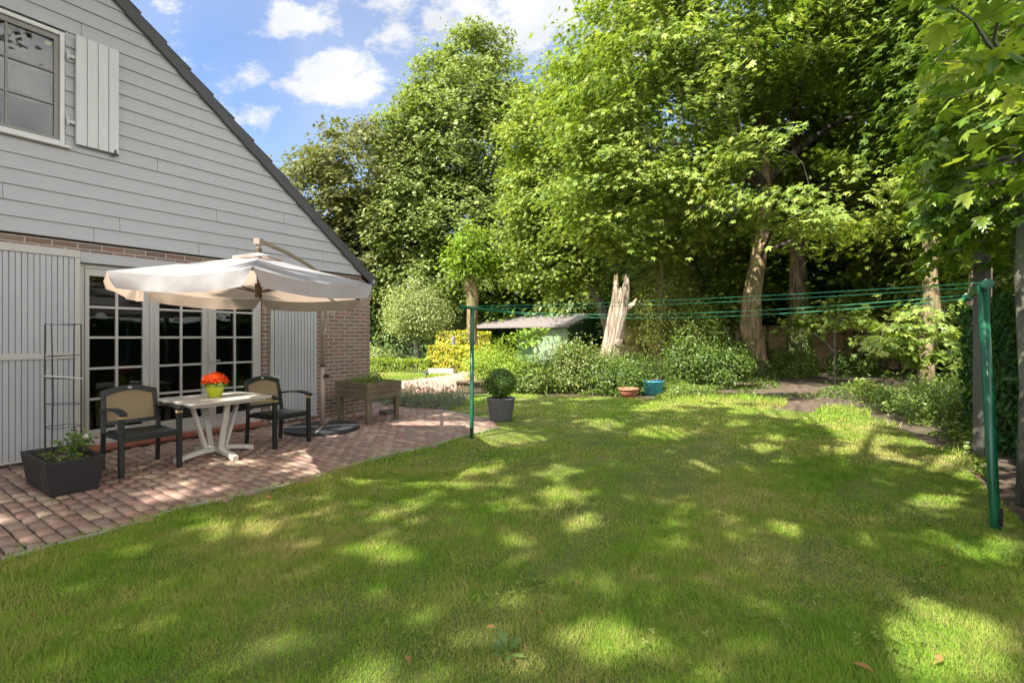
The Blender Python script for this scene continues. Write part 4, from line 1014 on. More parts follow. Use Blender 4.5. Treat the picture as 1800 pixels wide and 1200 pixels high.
# ================================================================== FENCE
def fence(p, q, label, h=1.86):
    p, q = np.array(p), np.array(q); L = np.linalg.norm(q - p); a = math.atan2(*(q - p)[::-1]); n = max(1, round(L / 1.85)); wdt = L / n
    o = thing('wooden_fence', label, 'fence', (*p, -.06), a)
    for i in range(n):
        m = MB(); x0, x1 = i * wdt + .06, (i + 1) * wdt - .06
        for k in range(13):
            z = .05 + k * h / 13; m.box((x0, -.012 - .008 * (k % 2), z), (x1, .006 - .008 * (k % 2), z + h / 13 + .012 - .022))
        m.box((x0, -.03, .04), (x0 + .04, -.021, h + .04)); m.box((x1 - .04, -.03, .04), (x1, -.021, h + .04)); m.box((x0, -.035, h + .045), (x1, .02, h + .075))
        m.build('panel', M['fence'], o)
    for i in range(n + 1):
        m = MB(); m.box((i * wdt - .045, -.045, 0), (i * wdt + .045, .045, h + .12)); m.build('fence_post', M['wood_grey'], o)
fence((4.6, 23.2), (18.5, 20.6), 'tan horizontal board fence behind the maple trunks')
fence((18.5, 20.6), (19.5, 6.0), 'tan board fence along the right-hand boundary of the wood')

# ================================================================== STUMP, POTS, TUB, small things
stp = thing('tree_stump', 'tall leaning split dead trunk with bleached bark', 'tree stump', (2.95, 15.0, -.06))
def jagtube(pts, rad, n, seed, top_jag):
    m = MB(); m.tube(pts, rad, n, True, .12, seed)
    b = len(m.v) - n
    rr = random.Random(seed)
    for k in range(n):
        x, y, z = m.v[b + k]; m.v[b + k] = (x, y, z + rr.uniform(-.1, top_jag))
    m.f.pop(); return m
m = jagtube([(0, 0, 0), (.06, 0, .8), (.20, 0, 1.5), (.34, 0, 2.2), (.46, 0, 2.75)], [.30, .24, .23, .24, .20], 40, 3, .30)
for k in range(22):
    a = k * 2 * math.pi / 22 + random.uniform(-.1, .1); r0 = random.uniform(.25, .33); ztop = random.uniform(1.6, 3.05); pts = []
    for i in range(7):
        u = i / 6; zc = ztop * u; cx = .02 + .168 * zc; tw = a + .25 * u; rr_ = r0 * (1 - .30 * min(1, zc / .9)) * random.uniform(.96, 1.05)
        pts.append((cx + math.cos(tw) * rr_, math.sin(tw) * rr_, zc))
    m.tube(pts, [.060, .055, .050, .045, .040, .030, .006], 6, True, .15, k)
m.build('main_trunk', M['deadwood'], stp)
m = jagtube([(-.02, -.10, .9), (.14, -.12, 1.8), (.24, -.08, 2.6), (.28, 0, 3.30)], [.10, .15, .13, .06], 12, 5, .12); m.build('split_limb', M['deadwood'], stp)
m = jagtube([(.22, -.14, 1.2), (.42, -.16, 2.1), (.56, -.06, 2.9), (.62, 0, 3.28)], [.12, .15, .13, .07], 12, 9, .15); m.build('split_limb', M['deadwood'], stp)
m = MB(); m.tube([(.55, -.10, 2.3), (.78, -.2, 2.45), (.86, -.22, 2.62)], [.10, .07, .02], 9, True, .1, 2); m.tube([(.25, -.30, 1.25), (.32, -.40, 1.35)], [.12, .07], 9, True, .12, 4); m.build('broken_knot', M['deadwood'], stp)

tp = thing('terracotta_pot', 'low terracotta bowl pot at the edge of the lawn', 'pot', (2.72, 11.3, -.02))
m = MB(); m.lathe([(.0001, 0), (.14, 0), (.20, .12), (.215, .17), (.235, .175), (.235, .215), (.205, .215), (.19, .15), (.0001, .14)], 28); m.build('pot_body', M['terracotta'], tp, smooth=True)
bt = thing('blue_tub', 'turquoise ribbed plastic tub with black bag inside', 'tub', (3.48, 12.05, -.03))
m = MB(); prof = [(.26, 0), (.285, .30), (.305, .31), (.305, .335), (.27, .335), (.25, .10), (.0001, .10)]
m.lathe([(.0001, 0)] + prof, 30)
for i in range(len(m.v)):
    x, y, z = m.v[i]; a = math.atan2(y, x); k = 1 + .035 * math.cos(10 * a) * (z < .30); m.v[i] = (x * k, y * k, z)
m.build('tub_body', M['blue_tub'], bt, smooth=True)
m = MB(); m.lathe([(.0001, .30), (.10, .33), (.17, .27), (.245, .34), (.275, .35), (.285, .30)], 18)
for i in range(len(m.v)): x, y, z = m.v[i]; m.v[i] = (x, y, z + .02 * math.sin(7 * x * 10 + y * 31))
m.build('black_liner', M['iron'], bt)
lg = thing('curved_timber_bench', 'low curved weathered timber edge behind the potted boxwood', 'bench', (*G(836, 691), -.03))
m = MB(); P0 = Vector((*G(802, 688), 0)) - Vector((*G(836, 691), 0)); P1 = Vector((*G(868, 686), 0)) - Vector((*G(836, 691), 0))
pts = [P0, P0.lerp(P1, .33) + Vector((0, -.12, 0)), P0.lerp(P1, .66) + Vector((0, -.12, 0)), P1]
for a, b in zip(pts[:-1], pts[1:]): m.bar(a + Vector((0, .14, .27)), b + Vector((0, .14, .27)), .34, .045)
m.build('seat_board', M['wood_old'], lg, .008)
m = MB()
for a, b in zip(pts[:-1], pts[1:]): m.bar(a + Vector((0, .05, .12)), b + Vector((0, .05, .12)), .04, .24)
m.build('riser', M['wood_old'], lg)
te = thing('timber_edging', 'pale sawn timber edging at the foot of the golden hedge', 'edging', (*G(768, 656), -.03))
m = MB(); q = Vector((*G(768, 656), 0)); m.bar(Vector((*G(753, 656), .12)) - q, Vector((*G(797, 656.5), .12)) - q, .06, .22); m.build('board', pmat('pale_board', (.42, .36, .29), .8, 5, .2, .3), te, .005)
m = MB(); m.bar(Vector((*G(800, 656.5), .03)) - q, Vector((*G(800, 656.5), .24)) - q, .09, .09); m.build('peg', M['wood_old'], te)
sl_ = thing('garden_lamp', 'small dark garden spotlight on a stake in the far grass', 'garden lamp', (*G(750, 664), 0))
m = MB(); m.tube([(0, 0, 0), (0, 0, .12)], .012, 6); m.build('stake', M['iron'], sl_); m = MB(); m.tube([(-.02, -.08, .20), (.0, .06, .16)], [.075, .06], 12); m.build('lamp_head', M['iron'], sl_)
so_ = thing('garden_ornament', 'small white ornament standing between the two golden hedges', 'garden ornament', (*G(797, 645), 0))
m = MB(); m.lathe([(.0001, 0), (.24, 0), (.22, .06), (.10, .12), (.08, .7), (.13, .8), (.16, .98), (.10, 1.1), (.08, 1.2), (.12, 1.32), (.0001, 1.42)], 14); m.build('figure', M['white_obj'], so_, smooth=True)
tr2 = thing('metal_stake', 'thin grey metal stake beside the round silvery tree', 'stake', (*G(730, 647), -.03))
m = MB(); m.tube([(0, 0, 0), (0, 0, 1.25)], .035, 8); m.lathe([(.036, 1.25), (.04, 1.27), (.0001, 1.30)], 8); m.build('stake_rod', M['zinc'], tr2)

# ================================================================== TREES
def limb_pts(a, b, rise=.15, n=5, wig=.06, r_=None):
    a, b = np.array(a, float), np.array(b, float); L = np.linalg.norm(b - a); r_ = r_ or rng
    out = []
    for i in range(n + 1):
        u = i / n; p = a + (b - a) * u; p = p + np.array([0, 0, rise * L * math.sin(math.pi * u)]) + r_.normal(0, wig * L * math.sin(math.pi * u) * .5 + 1e-6, 3)
        out.append(tuple(p))
    return out
def clumps(shell, n, fill=.45, zlo=-1e9):
    """clump centres spread through the outer part of a union of ellipsoids"""
    vol = np.array([e[3] * e[4] * e[5] for e in shell]) ** .75; vol = vol / vol.sum(); out = []; dirs = []
    tries = 0
    while len(out) < n and tries < n * 40:
        tries += 1
        e = shell[rng.choice(len(shell), p=vol)]; v = unit(rng.normal(size=3)); r = rng.uniform(fill, 1) ** .6
        p = np.array(e[:3]) + v * r * np.array(e[3:6])
        if p[2] < zlo: continue
        deep = any(np.sum(((p - np.array(q[:3])) / np.array(q[3:6])) ** 2) < fill * fill for q in shell if q is not e)
        if deep and rng.random() < .8: continue
        out.append(p); dirs.append(v)
    return np.array(out), np.array(dirs)
def tree(name, label, loc, trunk, trad, shell, ncl, nleaf, lsize, tmpl, leaf, bark, csize=(.55, .18), fill=.45, group=None, nbr=None, limbs=(), flat=1.0, twist=.06, keep=None, droop=.35, tn=14, cat='tree', trunk_parts=()):
    """trunk: points relative to loc; shell: ellipsoids relative to loc"""
    o = thing(name, label, cat, loc, 0, group)
    m = MB(); m.tube(trunk, trad, tn, True, twist, len(label) % 97)
    tk = m.build('trunk', bark, o, smooth=True)
    for (pts, rad) in trunk_parts: mm = MB(); mm.tube(pts, rad, tn, True, twist, 11); mm.build('trunk', bark, o, smooth=True)
    C, D = clumps(shell, ncl, fill)
    if keep is not None: k = keep(C); C, D = C[k], D[k]
    # limbs: from the nearest point of trunk or main limb to clumps
    bm_ = MB(); anchors = [np.array(p) for p in trunk[len(trunk) // 2:]]
    rads = list(trad[len(trunk) // 2:])
    for (pts, r0, r1) in limbs:
        n = len(pts); rr = [r0 + (r1 - r0) * i / (n - 1) for i in range(n)]
        bm_.tube(pts, rr, 9, True, .04, 3); anchors += [np.array(p) for p in pts[1:]]; rads += rr[1:]
    A = np.array(anchors); ar_ = np.array(rads)
    nb = nbr if nbr is not None else len(C)
    pick = rng.permutation(len(C))[:nb]
    order = pick[np.argsort([np.min(np.linalg.norm(A - C[i], axis=1)) for i in pick])]
    for i in order:
        c = C[i]; dd = np.linalg.norm(A - c, axis=1) + np.where(A[:, 2] > c[2] + .3, 1.5, 0); j = int(np.argmin(dd)); a = A[j]
        r0 = max(.012, min(ar_[j] * .55, .012 * dd[j] + .012)); pts = limb_pts(a, c, .08, 4, .05)
        bm_.tube(pts, [r0 * (1 - .8 * k / 4) for k in range(5)], 5, False)
        if dd[j] > .7:
            A = np.vstack([A, np.array(pts[2:4])]); ar_ = np.append(ar_, [r0 * .7, r0 * .5])
    bm_.build('branches', M['bark_dark'] if bark is M['bark_warm'] else bark, o)
    # leaves: sprays hanging outward from every clump
    nC = len(C); k = nleaf
    idx = np.repeat(np.arange(nC), k); n = len(idx)
    D2 = D.copy(); D2[:, 2] *= .35; D2 = unit(D2 + rng.normal(0, .35, D2.shape)); 
    side = unit(np.cross(D2, [0, 0, 1])); up = np.cross(side, D2)
    sz = rng.uniform(.65, 1.35, nC)[idx]
    u = rng.normal(0, 1, n) * csize[0] * sz; w_ = rng.normal(0, .9, n) * csize[0] * sz; h = rng.normal(0, 1, n) * csize[1] * sz
    P = C[idx] + D2[idx] * u[:, None] + side[idx] * w_[:, None] + up[idx] * (h * flat)[:, None]
    P[:, 2] -= droop * (u * u + w_ * w_) * .6
    if keep is not None: kk = keep(P); P, idx, u = P[kk], idx[kk], u[kk]
    N = D2[idx] * .55 + np.array([0, 0, 1.0]); T = D2[idx] + np.array([0, 0, -.35]); 
    leaves('crown', P, N, T, lsize, tmpl, leaf, o)
    return o

# --- main maple with two-storey spreading crown
trunkA = [(0, 0, 0), (-.05, 0, .8), (-.22, 0, 1.9), (-.18, 0, 2.8), (.0, 0, 3.9), (.20, 0, 5.0), (.30, 0, 6.2), (.25, 0, 7.4), (.05, 0, 9.5), (0, .1, 12)]
radA = [.42, .33, .34, .29, .26, .24, .24, .20, .15, .07]
limbsA = [([(.3, 0, 6.7), (-.4, -.4, 7.3), (-1.2, -.8, 8.2), (-2.0, -1.2, 9.2), (-3.0, -1.6, 10.6)], .15, .05), ([(-.3, -.5, 7.4), (-1.5, -.8, 7.9), (-2.9, -1.2, 7.8), (-4.2, -1.6, 7.4)], .09, .04),
          ([(.25, 0, 6.5), (-.9, -.8, 6.9), (-2.4, -1.4, 6.4), (-4.6, -2.0, 5.7)], .08, .03), ([(.2, 0, 6.1), (-1.2, -1.2, 6.3), (-2.6, -2.0, 5.6), (-4.0, -2.6, 4.9)], .065, .02),
          ([(.3, 0, 6.8), (1.0, -.5, 7.7), (1.9, -.9, 8.4), (3.2, -1.4, 8.9), (4.6, -1.8, 9.8)], .14, .05), ([(.25, 0, 6.0), (1.6, -.6, 6.4), (3.0, -1.2, 6.6), (5.0, -1.8, 6.9)], .10, .04),
          ([(.2, 0, 7.4), (.9, -.6, 9.0), (1.2, -1.2, 11.0)], .12, .04), ([(.2, 0, 7.4), (-.4, -.5, 9.4), (-1.2, -1.0, 11.4)], .12, .04),
          ([(.1, 0, 4.4), (1.8, -1.6, 5.0), (3.2, -3.2, 5.2), (4.6, -4.2, 4.8)], .09, .03), ([(.1, 0, 4.2), (-.6, -2.2, 4.8), (-.8, -4.4, 4.8)], .07, .02), ([(.25, 0, 6.8), (2.6, 1.5, 8.5), (4.5, 2, 9.5)], .12, .03), ([(.2, 0, 6.8), (-2.6, 1.5, 8.5), (-4.5, 2, 9.8)], .12, .03)]
shellA = [(-3.0, -1.5, 9.2, 4.4, 4.2, 3.6), (2.6, -1.8, 9.6, 4.4, 4.0, 3.8), (0, -1.5, 12.2, 4.6, 4.2, 3.4), (-4.6, -1.4, 6.4, 2.7, 3.0, 2.2), (3.6, -3.4, 5.9, 3.4, 2.8, 1.5), (-.4, -4.2, 5.6, 3.2, 2.0, 1.4), (4.9, -1.0, 8.4, 3.0, 3.6, 3.0), (0, 2.5, 9, 5, 3.5, 4)]
tree('maple_tree', 'big spreading maple with layered bright green crown over the fence', (8.62, 17.0, -.06), trunkA, radA, shellA, 1650, 76, .145, MAPLE_M, M['maple'], M['bark_warm'], (.46, .09), .62, limbs=limbsA, nbr=420, keep=lambda P: ~((np.abs(P[:, 0] - .0) < 2.4 + .7 * np.sin(P[:, 2] * 2 + P[:, 0])) & (P[:, 2] > 5.3) & (P[:, 2] < 8.7) & (P[:, 1] < .3) & (snoise(P, 1.9) > -.9)))
tree('maple_tree', 'bushy green maple between the many-stemmed tree and the big maple', (4.5, 21.2, -.06), [(0, 0, 0), (-.3, 0, 2), (-1.1, 0, 4), (-2.2, 0, 7)], [.28, .24, .2, .1],
     [(-2.3, 0, 9.5, 2.7, 2.4, 3.2), (-2.1, -.2, 6.6, 2.7, 2.2, 2.2), (-2.7, -.4, 4.7, 2.2, 1.8, 1.2), (-1.1, 0, 12, 2.2, 2, 2.2)], 620, 66, .145, MAPLE_M, M['maple'], M['bark_grey'], (.42, .13), .5, nbr=160)
# --- dark trunk with ivy
tree('ivy_trunk_tree', 'straight rough-barked tree with an ivy-clad foot, right of the big maple', (11.05, 18.6, -.06), [(0, 0, 0), (0, 0, 2), (-.05, 0, 4), (-.15, 0, 5.6), (-.1, 0, 8), (.1, .2, 12)], [.38, .31, .28, .24, .2, .08],
     [(0, 1, 12, 4.5, 3.5, 3.6), (3, 1, 9.5, 3, 3, 3)], 230, 45, .17, MAPLE_M, M['midleaf'], M['bark'], (.5, .12), .5, nbr=100)
# --- twisted double trunk at right
o = tree('twisted_tree', 'pale twisted double-trunk tree in front of the right boundary', (10.38, 12.1, -.06), [(0, 0, 0), (.03, 0, .8), (-.05, 0, 1.6), (.08, 0, 2.3), (.02, 0, 3.1), (.05, 0, 4.4), (.2, .1, 7), (.4, .2, 9)], [.17, .14, .15, .13, .12, .12, .10, .05],
     [(1.2, 0, 9, 3.0, 2.6, 2.8), (2.2, .5, 6.4, 2.2, 2.2, 1.8)], 260, 55, .15, MAPLE_M, M['midleaf'], M['bark_warm'], (.42, .10), .4, nbr=90, trunk_parts=[([(.14, -.02, 1.2), (.20, -.05, 2.2), (.10, -.08, 3.0), (.22, -.02, 4.0), (.35, 0, 5.5)], [.07, .09, .08, .08, .06])])
tree('brown_tree', 'brown trunk just behind the grey post by the hedge', (10.6, 10.9, -.06), [(0, 0, 0), (.02, 0, 1.2), (-.06, 0, 2.2), (.0, 0, 3.4), (.2, 0, 6)], [.26, .22, .20, .18, .10],
     [(1.0, .5, 7.5, 2.6, 2.4, 2.2)], 150, 50, .15, MAPLE_M, M['midleaf'], M['bark'], (.42, .10), .4, nbr=60)
for (x, y, r, hgt, lb) in [(12.9, 17.6, .13, 7, 'slim dark trunk right of the ivy-clad tree'), (14.9, 19.4, .16, 8, 'slim trunk before the far end of the fence'), (9.6, 20.6, .12, 7, 'thin trunk between the two big trees, close to the fence'), (13.4, 14.6, .11, 6, 'thin leaning trunk left of the twisted tree')]:
    tree('slim_tree', lb, (x, y, -.06), [(0, 0, 0), (.1, 0, hgt * .3), (.25, 0, hgt * .6), (.2, .1, hgt)], [r, r * .85, r * .7, r * .3], [(.2, 0, hgt * .8, 1.8, 1.5, 1.8), (.3, -.4, hgt * .5, 1.6, 1.2, .9), (-.5, -.5, hgt * .36, 1.3, 1.0, .5)], 100, 45, .15, MAPLE_M, M['maple'], M['bark'], (.42, .08), .3, nbr=50, tn=9, group='slim trees of the shady wood')
# --- near maple hanging into the frame at right
shellN = [(-2.05, -1.85, 2.85, .5, .45, .36), (-1.2, -1.5, 2.7, .5, .5, .4), (-.8, -1.2, 3.3, .7, .7, .6), (1.35, .9, 4.6, 1.9, 2.2, 2.0), (.35, .3, 3.5, 1.05, 1.4, 1.1), (.0, -.95, 3.3, .55, .8, .75), (.6, .5, 2.75, 1.1, 1.0, .6), (1.7, 1.4, 3.4, 1.7, 2, 1.4)]
def keepN(P):
    x, y, z = P[:, 0] + 4.42, P[:, 1] + 4.15, P[:, 2]
    return (x > .815 * y + .10 * np.sin(z * 5) + .08 * (z - 3)) & (z > 1.95 + .25 * np.clip(1 - (x / np.maximum(y, .1) - .82) * 4, 0, 1)) & ((x ** 2 + y ** 2 + (z - 1.4) ** 2) > 2.9)
tree('maple_tree', 'near young maple with large dark leaves overhanging the right edge', (4.42, 4.15, -.06), [(0, 0, 0), (.02, 0, 1), (-.03, 0, 2), (.02, 0, 3), (.2, .1, 4.2), (.4, .3, 5.6)], [.075, .062, .06, .056, .045, .02], shellN, 640, 17, .105, MAPLE, M['maple_near'], M['bark_grey'],
     (.19, .06), .35, keep=keepN, nbr=330, tn=12, twist=.03, droop=.9)
# --- left large tree, several stems
KL = 1.40
shellL = [tuple(v * KL for v in e) for e in [(0, 0, 10.0, 3.1, 3.0, 3.3), (-1.9, 0, 8.9, 2.4, 2.6, 3.0), (1.7, 0, 9.0, 2.1, 2.6, 3.5), (-2.2, -.5, 6.2, 2.4, 2.4, 2.3), (.7, 0, 12.5, 2.1, 2.2, 2.4), (-.9, 0, 11.6, 1.8, 2.0, 2.2), (.2, -.5, 5.8, 3.4, 2.6, 2.4), (2.3, -.3, 6.0, 1.8, 2.2, 2.4), (-.4, -.6, 3.5, 3.6, 2.0, 1.6)]]
limbsL = [([tuple(v * KL for v in p) for p in pts], r0 * KL, r1 * KL) for pts, r0, r1 in [([(0, 0, 2.2), (-.9, 0, 5), (-1.6, 0, 8), (-2.2, 0, 10.6)], .17, .04), ([(0, 0, 2.2), (.9, 0, 5), (1.3, 0, 8), (1.5, 0, 11)], .17, .04), ([(0, 0, 2.4), (-.3, -.4, 6), (-.2, -.5, 10), (0, 0, 12.4)], .16, .04), ([(0, 0, 3), (.5, .2, 6), (.6, .5, 9), (.9, .5, 12)], .14, .04), ([(0, 0, 3.4), (-1.6, 0, 5.6), (-3.0, 0, 8.2)], .11, .03)]]
MAPLE_S = fan([(0, 1.0), (30, .45), (58, .85), (105, .55), (180, .15)], .2)
tree('broadleaf_tree', 'tall many-stemmed green tree behind the parasol and pollard', (-3.05, 30.6, -.06), [(0, 0, 0), (0, 0, 1.7), (0, 0, 3.4), (.05, 0, 5), (0, 0, 8.4)], [.6, .5, .45, .3, .2], shellL, 1500, 70, .165, MAPLE_S, M['linden'], M['bark_grey'], (.38, .22), .52, limbs=limbsL, nbr=480)
# --- bronze tree further left
shellB = [tuple(v * 1.17 for v in e) for e in [(.4, 0, 9.8, 3.4, 3, 2.8), (-1.8, 0, 8.6, 2.6, 2.6, 2.4), (1.0, 0, 6.6, 3.2, 2.6, 2.4), (-2.2, 0, 6.0, 1.9, 2.0, 1.8)]]
tree('broadleaf_tree', 'olive-bronze tree rising beyond the roof edge of the house', (-9.4, 30.0, -.06), [(0, 0, 0), (0, 0, 2), (.1, 0, 4), (0, 0, 6.5)], [.42, .34, .26, .15], shellB, 600, 52, .19, MAPLE_M, M['bronze'], M['bark_grey'], (.48, .16), .5, nbr=300,
     limbs=[([(.1, 0, 3), (-1, 0, 6), (-2.2, 0, 8.5)], .16, .04), ([(.1, 0, 3.4), (1, 0, 6.6), (1.8, 0, 10)], .16, .04), ([(0, 0, 4), (.1, 0, 8), (-.3, 0, 11)], .15, .04)])
# --- pollard with little crown
tree('pollard_tree', 'pollarded tree with pale bare trunk and small bright crown', (-1.72, 21.0, -.06), [(.10, 0, 0), (.05, 0, 1), (-.03, 0, 2), (.02, 0, 3), (-.12, 0, 3.9), (-.12, 0, 4.5)], [.20, .19, .21, .25, .27, .16],
     [(-.05, -.1, 5.2, .85, .8, 1.1), (-.1, -.1, 4.7, 1.0, .9, .6), (.5, 0, 4.9, .6, .6, .6)], 75, 50, .17, OVAL6, M['bright'], M['bark_warm'], (.32, .20), .25, nbr=60, droop=.5)
# --- round silvery tree
shellP = [(0, 0, 2.55, 1.38, 1.2, .95), (-.1, 0, 3.0, .95, .9, .85), (.55, -.1, 2.1, .9, .9, .5), (-.65, 0, 2.1, .7, .8, .5)]
tree('ornamental_tree', 'small round silvery-leaved tree with a thin stem on the far lawn', (-4.00, 20.3, -.06), [(.06, 0, 0), (.04, 0, .8), (-.05, 0, 1.5), (-.1, 0, 2.2)], [.10, .085, .075, .05], shellP, 240, 55, .09, OVAL, M['pearleaf'], M['bark_grey'], (.27, .20), .45, nbr=100)
# --- yew / conifer
shellY = [(0, 0, 2.6, .95, .9, 1.9), (.1, 0, 4.0, .55, .6, 1.0), (-.55, -.1, 2.0, .7, .7, 1.2), (.65, -.1, 2.2, .7, .7, 1.4)]
tree('yew_tree', 'upright olive-yellow yew behind the leaning stump', (4.85, 15.7, -.06), [(0, 0, 0), (0, 0, 1.5), (0, 0, 3), (0, 0, 4.6)], [.16, .13, .08, .02], shellY, 420, 48, .10, NEEDLE, M['yew'], M['bark'], (.17, .20), .35, nbr=80, droop=0, flat=1.3)
# --- small maple saplings in the shade at right
shellS = [(0, 0, 1.75, .75, .7, .42), (-.5, 0, 1.5, .5, .5, .3), (.45, -.1, 1.5, .5, .5, .3)]
tree('maple_sapling', 'young maple sapling with bright leaf tiers before the twisted trunk', (8.55, 10.2, -.06), [(0, 0, 0), (.02, 0, .9), (0, 0, 1.6), (.05, 0, 2.1)], [.022, .018, .014, .006], [(0, 0, 1.65, .85, .7, .45), (-.6, 0, 1.35, .6, .5, .3), (.2, -.2, 1.15, .5, .5, .25)], 44, 18, .12, MAPLE, M['maple'], M['bark_grey'], (.19, .04), .3, nbr=60, tn=8)
tree('maple_sapling', 'thin maple sapling with a bare lower stem near the fence gap', (9.6, 14.4, -.06), [(0, 0, 0), (0, 0, 1), (.02, 0, 1.9)], [.03, .025, .012], [(0, 0, 2.0, 1.1, .7, .35), (-.9, 0, 1.8, .7, .5, .25)], 30, 18, .15, MAPLE_M, M['maple'], M['bark_grey'], (.24, .05), .3, nbr=40, tn=8)
tree('leafy_sapling', 'large-leaved bright sapling above the shrubs in front of the shed', (.52, 12.6, -.06), [(.05, 0, 0), (.05, 0, .8), (0, 0, 1.5)], [.018, .015, .008], [(-.02, 0, 1.5, .5, .4, .22), (-.3, 0, 1.35, .35, .3, .2)], 26, 12, .13, OVAL6, M['bright'], M['stem'], (.14, .04), .2, nbr=26, tn=7, droop=.9)
# --- wood behind
bgspec = [(-6.5, 34, 11, 5.0, 'midleaf'), (2.0, 36, 12, 5.5, 'midleaf'), (6.5, 30, 13.5, 5.5, 'linden'), (13.5, 29, 14, 6.0, 'midleaf'), (20, 27, 15, 6.5, 'midleaf'), (27, 24, 15, 6.5, 'midleaf'), (1.5, 31, 6.5, 3.6, 'midleaf'), (9.5, 25, 7, 4.0, 'darkleaf'), (17, 24.5, 9, 4.5, 'darkleaf'), (23, 17, 12, 5, 'darkleaf'), (17, 12.5, 9, 4.0, 'darkleaf')]
names = ['mid green tree far beyond the round silvery tree', 'tree rising behind the shed roof', 'tall tree behind the leaning stump and yew', 'tall tree directly behind the big maple crown', 'tall tree behind the ivy-clad trunk', 'tall tree at the far right of the wood',
         'low dark tree between the pollard and the shed', 'dark understorey tree behind the fence left of the maple', 'dark understorey tree behind the fence right of the maple', 'dark tree beyond the right boundary fence', 'dark bushy tree behind the twisted trunk']
for (x, y, h, r, mt), lb in zip(bgspec, names):
    tree('woodland_tree', lb, (x, y, -.06), [(0, 0, 0), (0, 0, h * .3), (0, 0, h * .6)], [.35, .28, .15], [(0, 0, h * .62, r, r * .8, h * .38), (-r * .4, 0, h * .35, r * .7, r * .7, h * .28), (r * .4, 0, h * .33, r * .7, r * .7, h * .27), (0, -r * .3, h * .18, r * .8, r * .5, h * .16)],
         int(200 + h * 14), 46, (.36 if y > 24 else .22), OVAL6 if y < 18 else OVAL, M[mt], M['bark_dark'], (.75, .30), .55, group='trees of the wood beyond the garden', nbr=70, tn=8)

# ------------------------------------------------------------------ shade trees behind the camera (unseen; crowns cut open where sun spots are to land)
gx0, gx1, gy0, gy1 = -7.5, 8.5, -.5, 12.5
n = 45000; gxy = rng.uniform([gx0, gy0], [gx1, gy1], (n, 2)); zz = rng.uniform(7.4, 10.4, n)
k = ~lit_mask(gxy[:, 0], gxy[:, 1]); gxy, zz = gxy[k], zz[k]
tt = zz / SUN[2]; P = np.stack([gxy[:, 0] + SUN[0] * tt, gxy[:, 1] + SUN[1] * tt, zz], 1)
u2 = P + (2.1 - zz)[:, None] / SUN[2] * SUN           # where the leaf's shadow crosses parasol height
dpar = np.hypot(u2[:, 0] - pc[0], u2[:, 1] - pc[1])
k = ~((dpar < 1.7) & (snoise(u2, 3.2) > -.1)); P = P[k]
rel = P - np.array([4.6, 4.2, 3.6]); al = rel @ SUN; dm = np.linalg.norm(rel - al[:, None] * SUN, axis=1)
k = ~((dm < 2.3) & (snoise(P - P[:, 2:3] / SUN[2] * SUN, 2.6) > -.35)); P = P[k]
k = P[:, 2] > 1.4 + .72 * np.maximum(P[:, 1], 0) + .5; P = P[k]
cen = np.array([(-6.0, -4.2), (.2, -5.0), (-1.8, .2)])
own = np.argmin(np.hypot(P[:, None, 0] - cen[None, :, 0], P[:, None, 1] - cen[None, :, 1]), 1)
for j, (bx_, by_) in enumerate([(-6.4, -4.4), (.8, -5.2), (-2.4, -2.6)]):
    o = thing('shade_tree', ['shade tree behind the viewpoint by the house', 'shade tree behind the viewpoint at the right', 'leaning shade tree close behind the viewpoint'][j], 'tree', (bx_, by_, -.06), 0, 'shade trees behind the viewpoint')
    q = P[own == j] - np.array([bx_, by_, -.06])
    c_ = np.array([cen[j][0] - bx_, cen[j][1] - by_, 7.6])
    m = MB(); m.tube([(0, 0, 0), tuple(c_ * [.1, .1, .3]), tuple(c_ * [.4, .4, .65]), tuple(c_)], [.34, .28, .22, .14], 12, True, .05, j); m.build('trunk', M['bark_dark'], o, smooth=True)
    m = MB()
    for i in rng.permutation(len(q))[:60]: m.tube(limb_pts(c_ * [.7, .7, .85], q[i], .05, 3, .05), [.06, .04, .02, .008], 5, False)
    m.build('branches', M['bark_dark'], o)
    nn = len(q); leaves('crown', q, np.tile([0, 0, 1.], (nn, 1)), rng.normal(size=(nn, 3)), .155, MAPLE_M, M['midleaf'], o, .3)

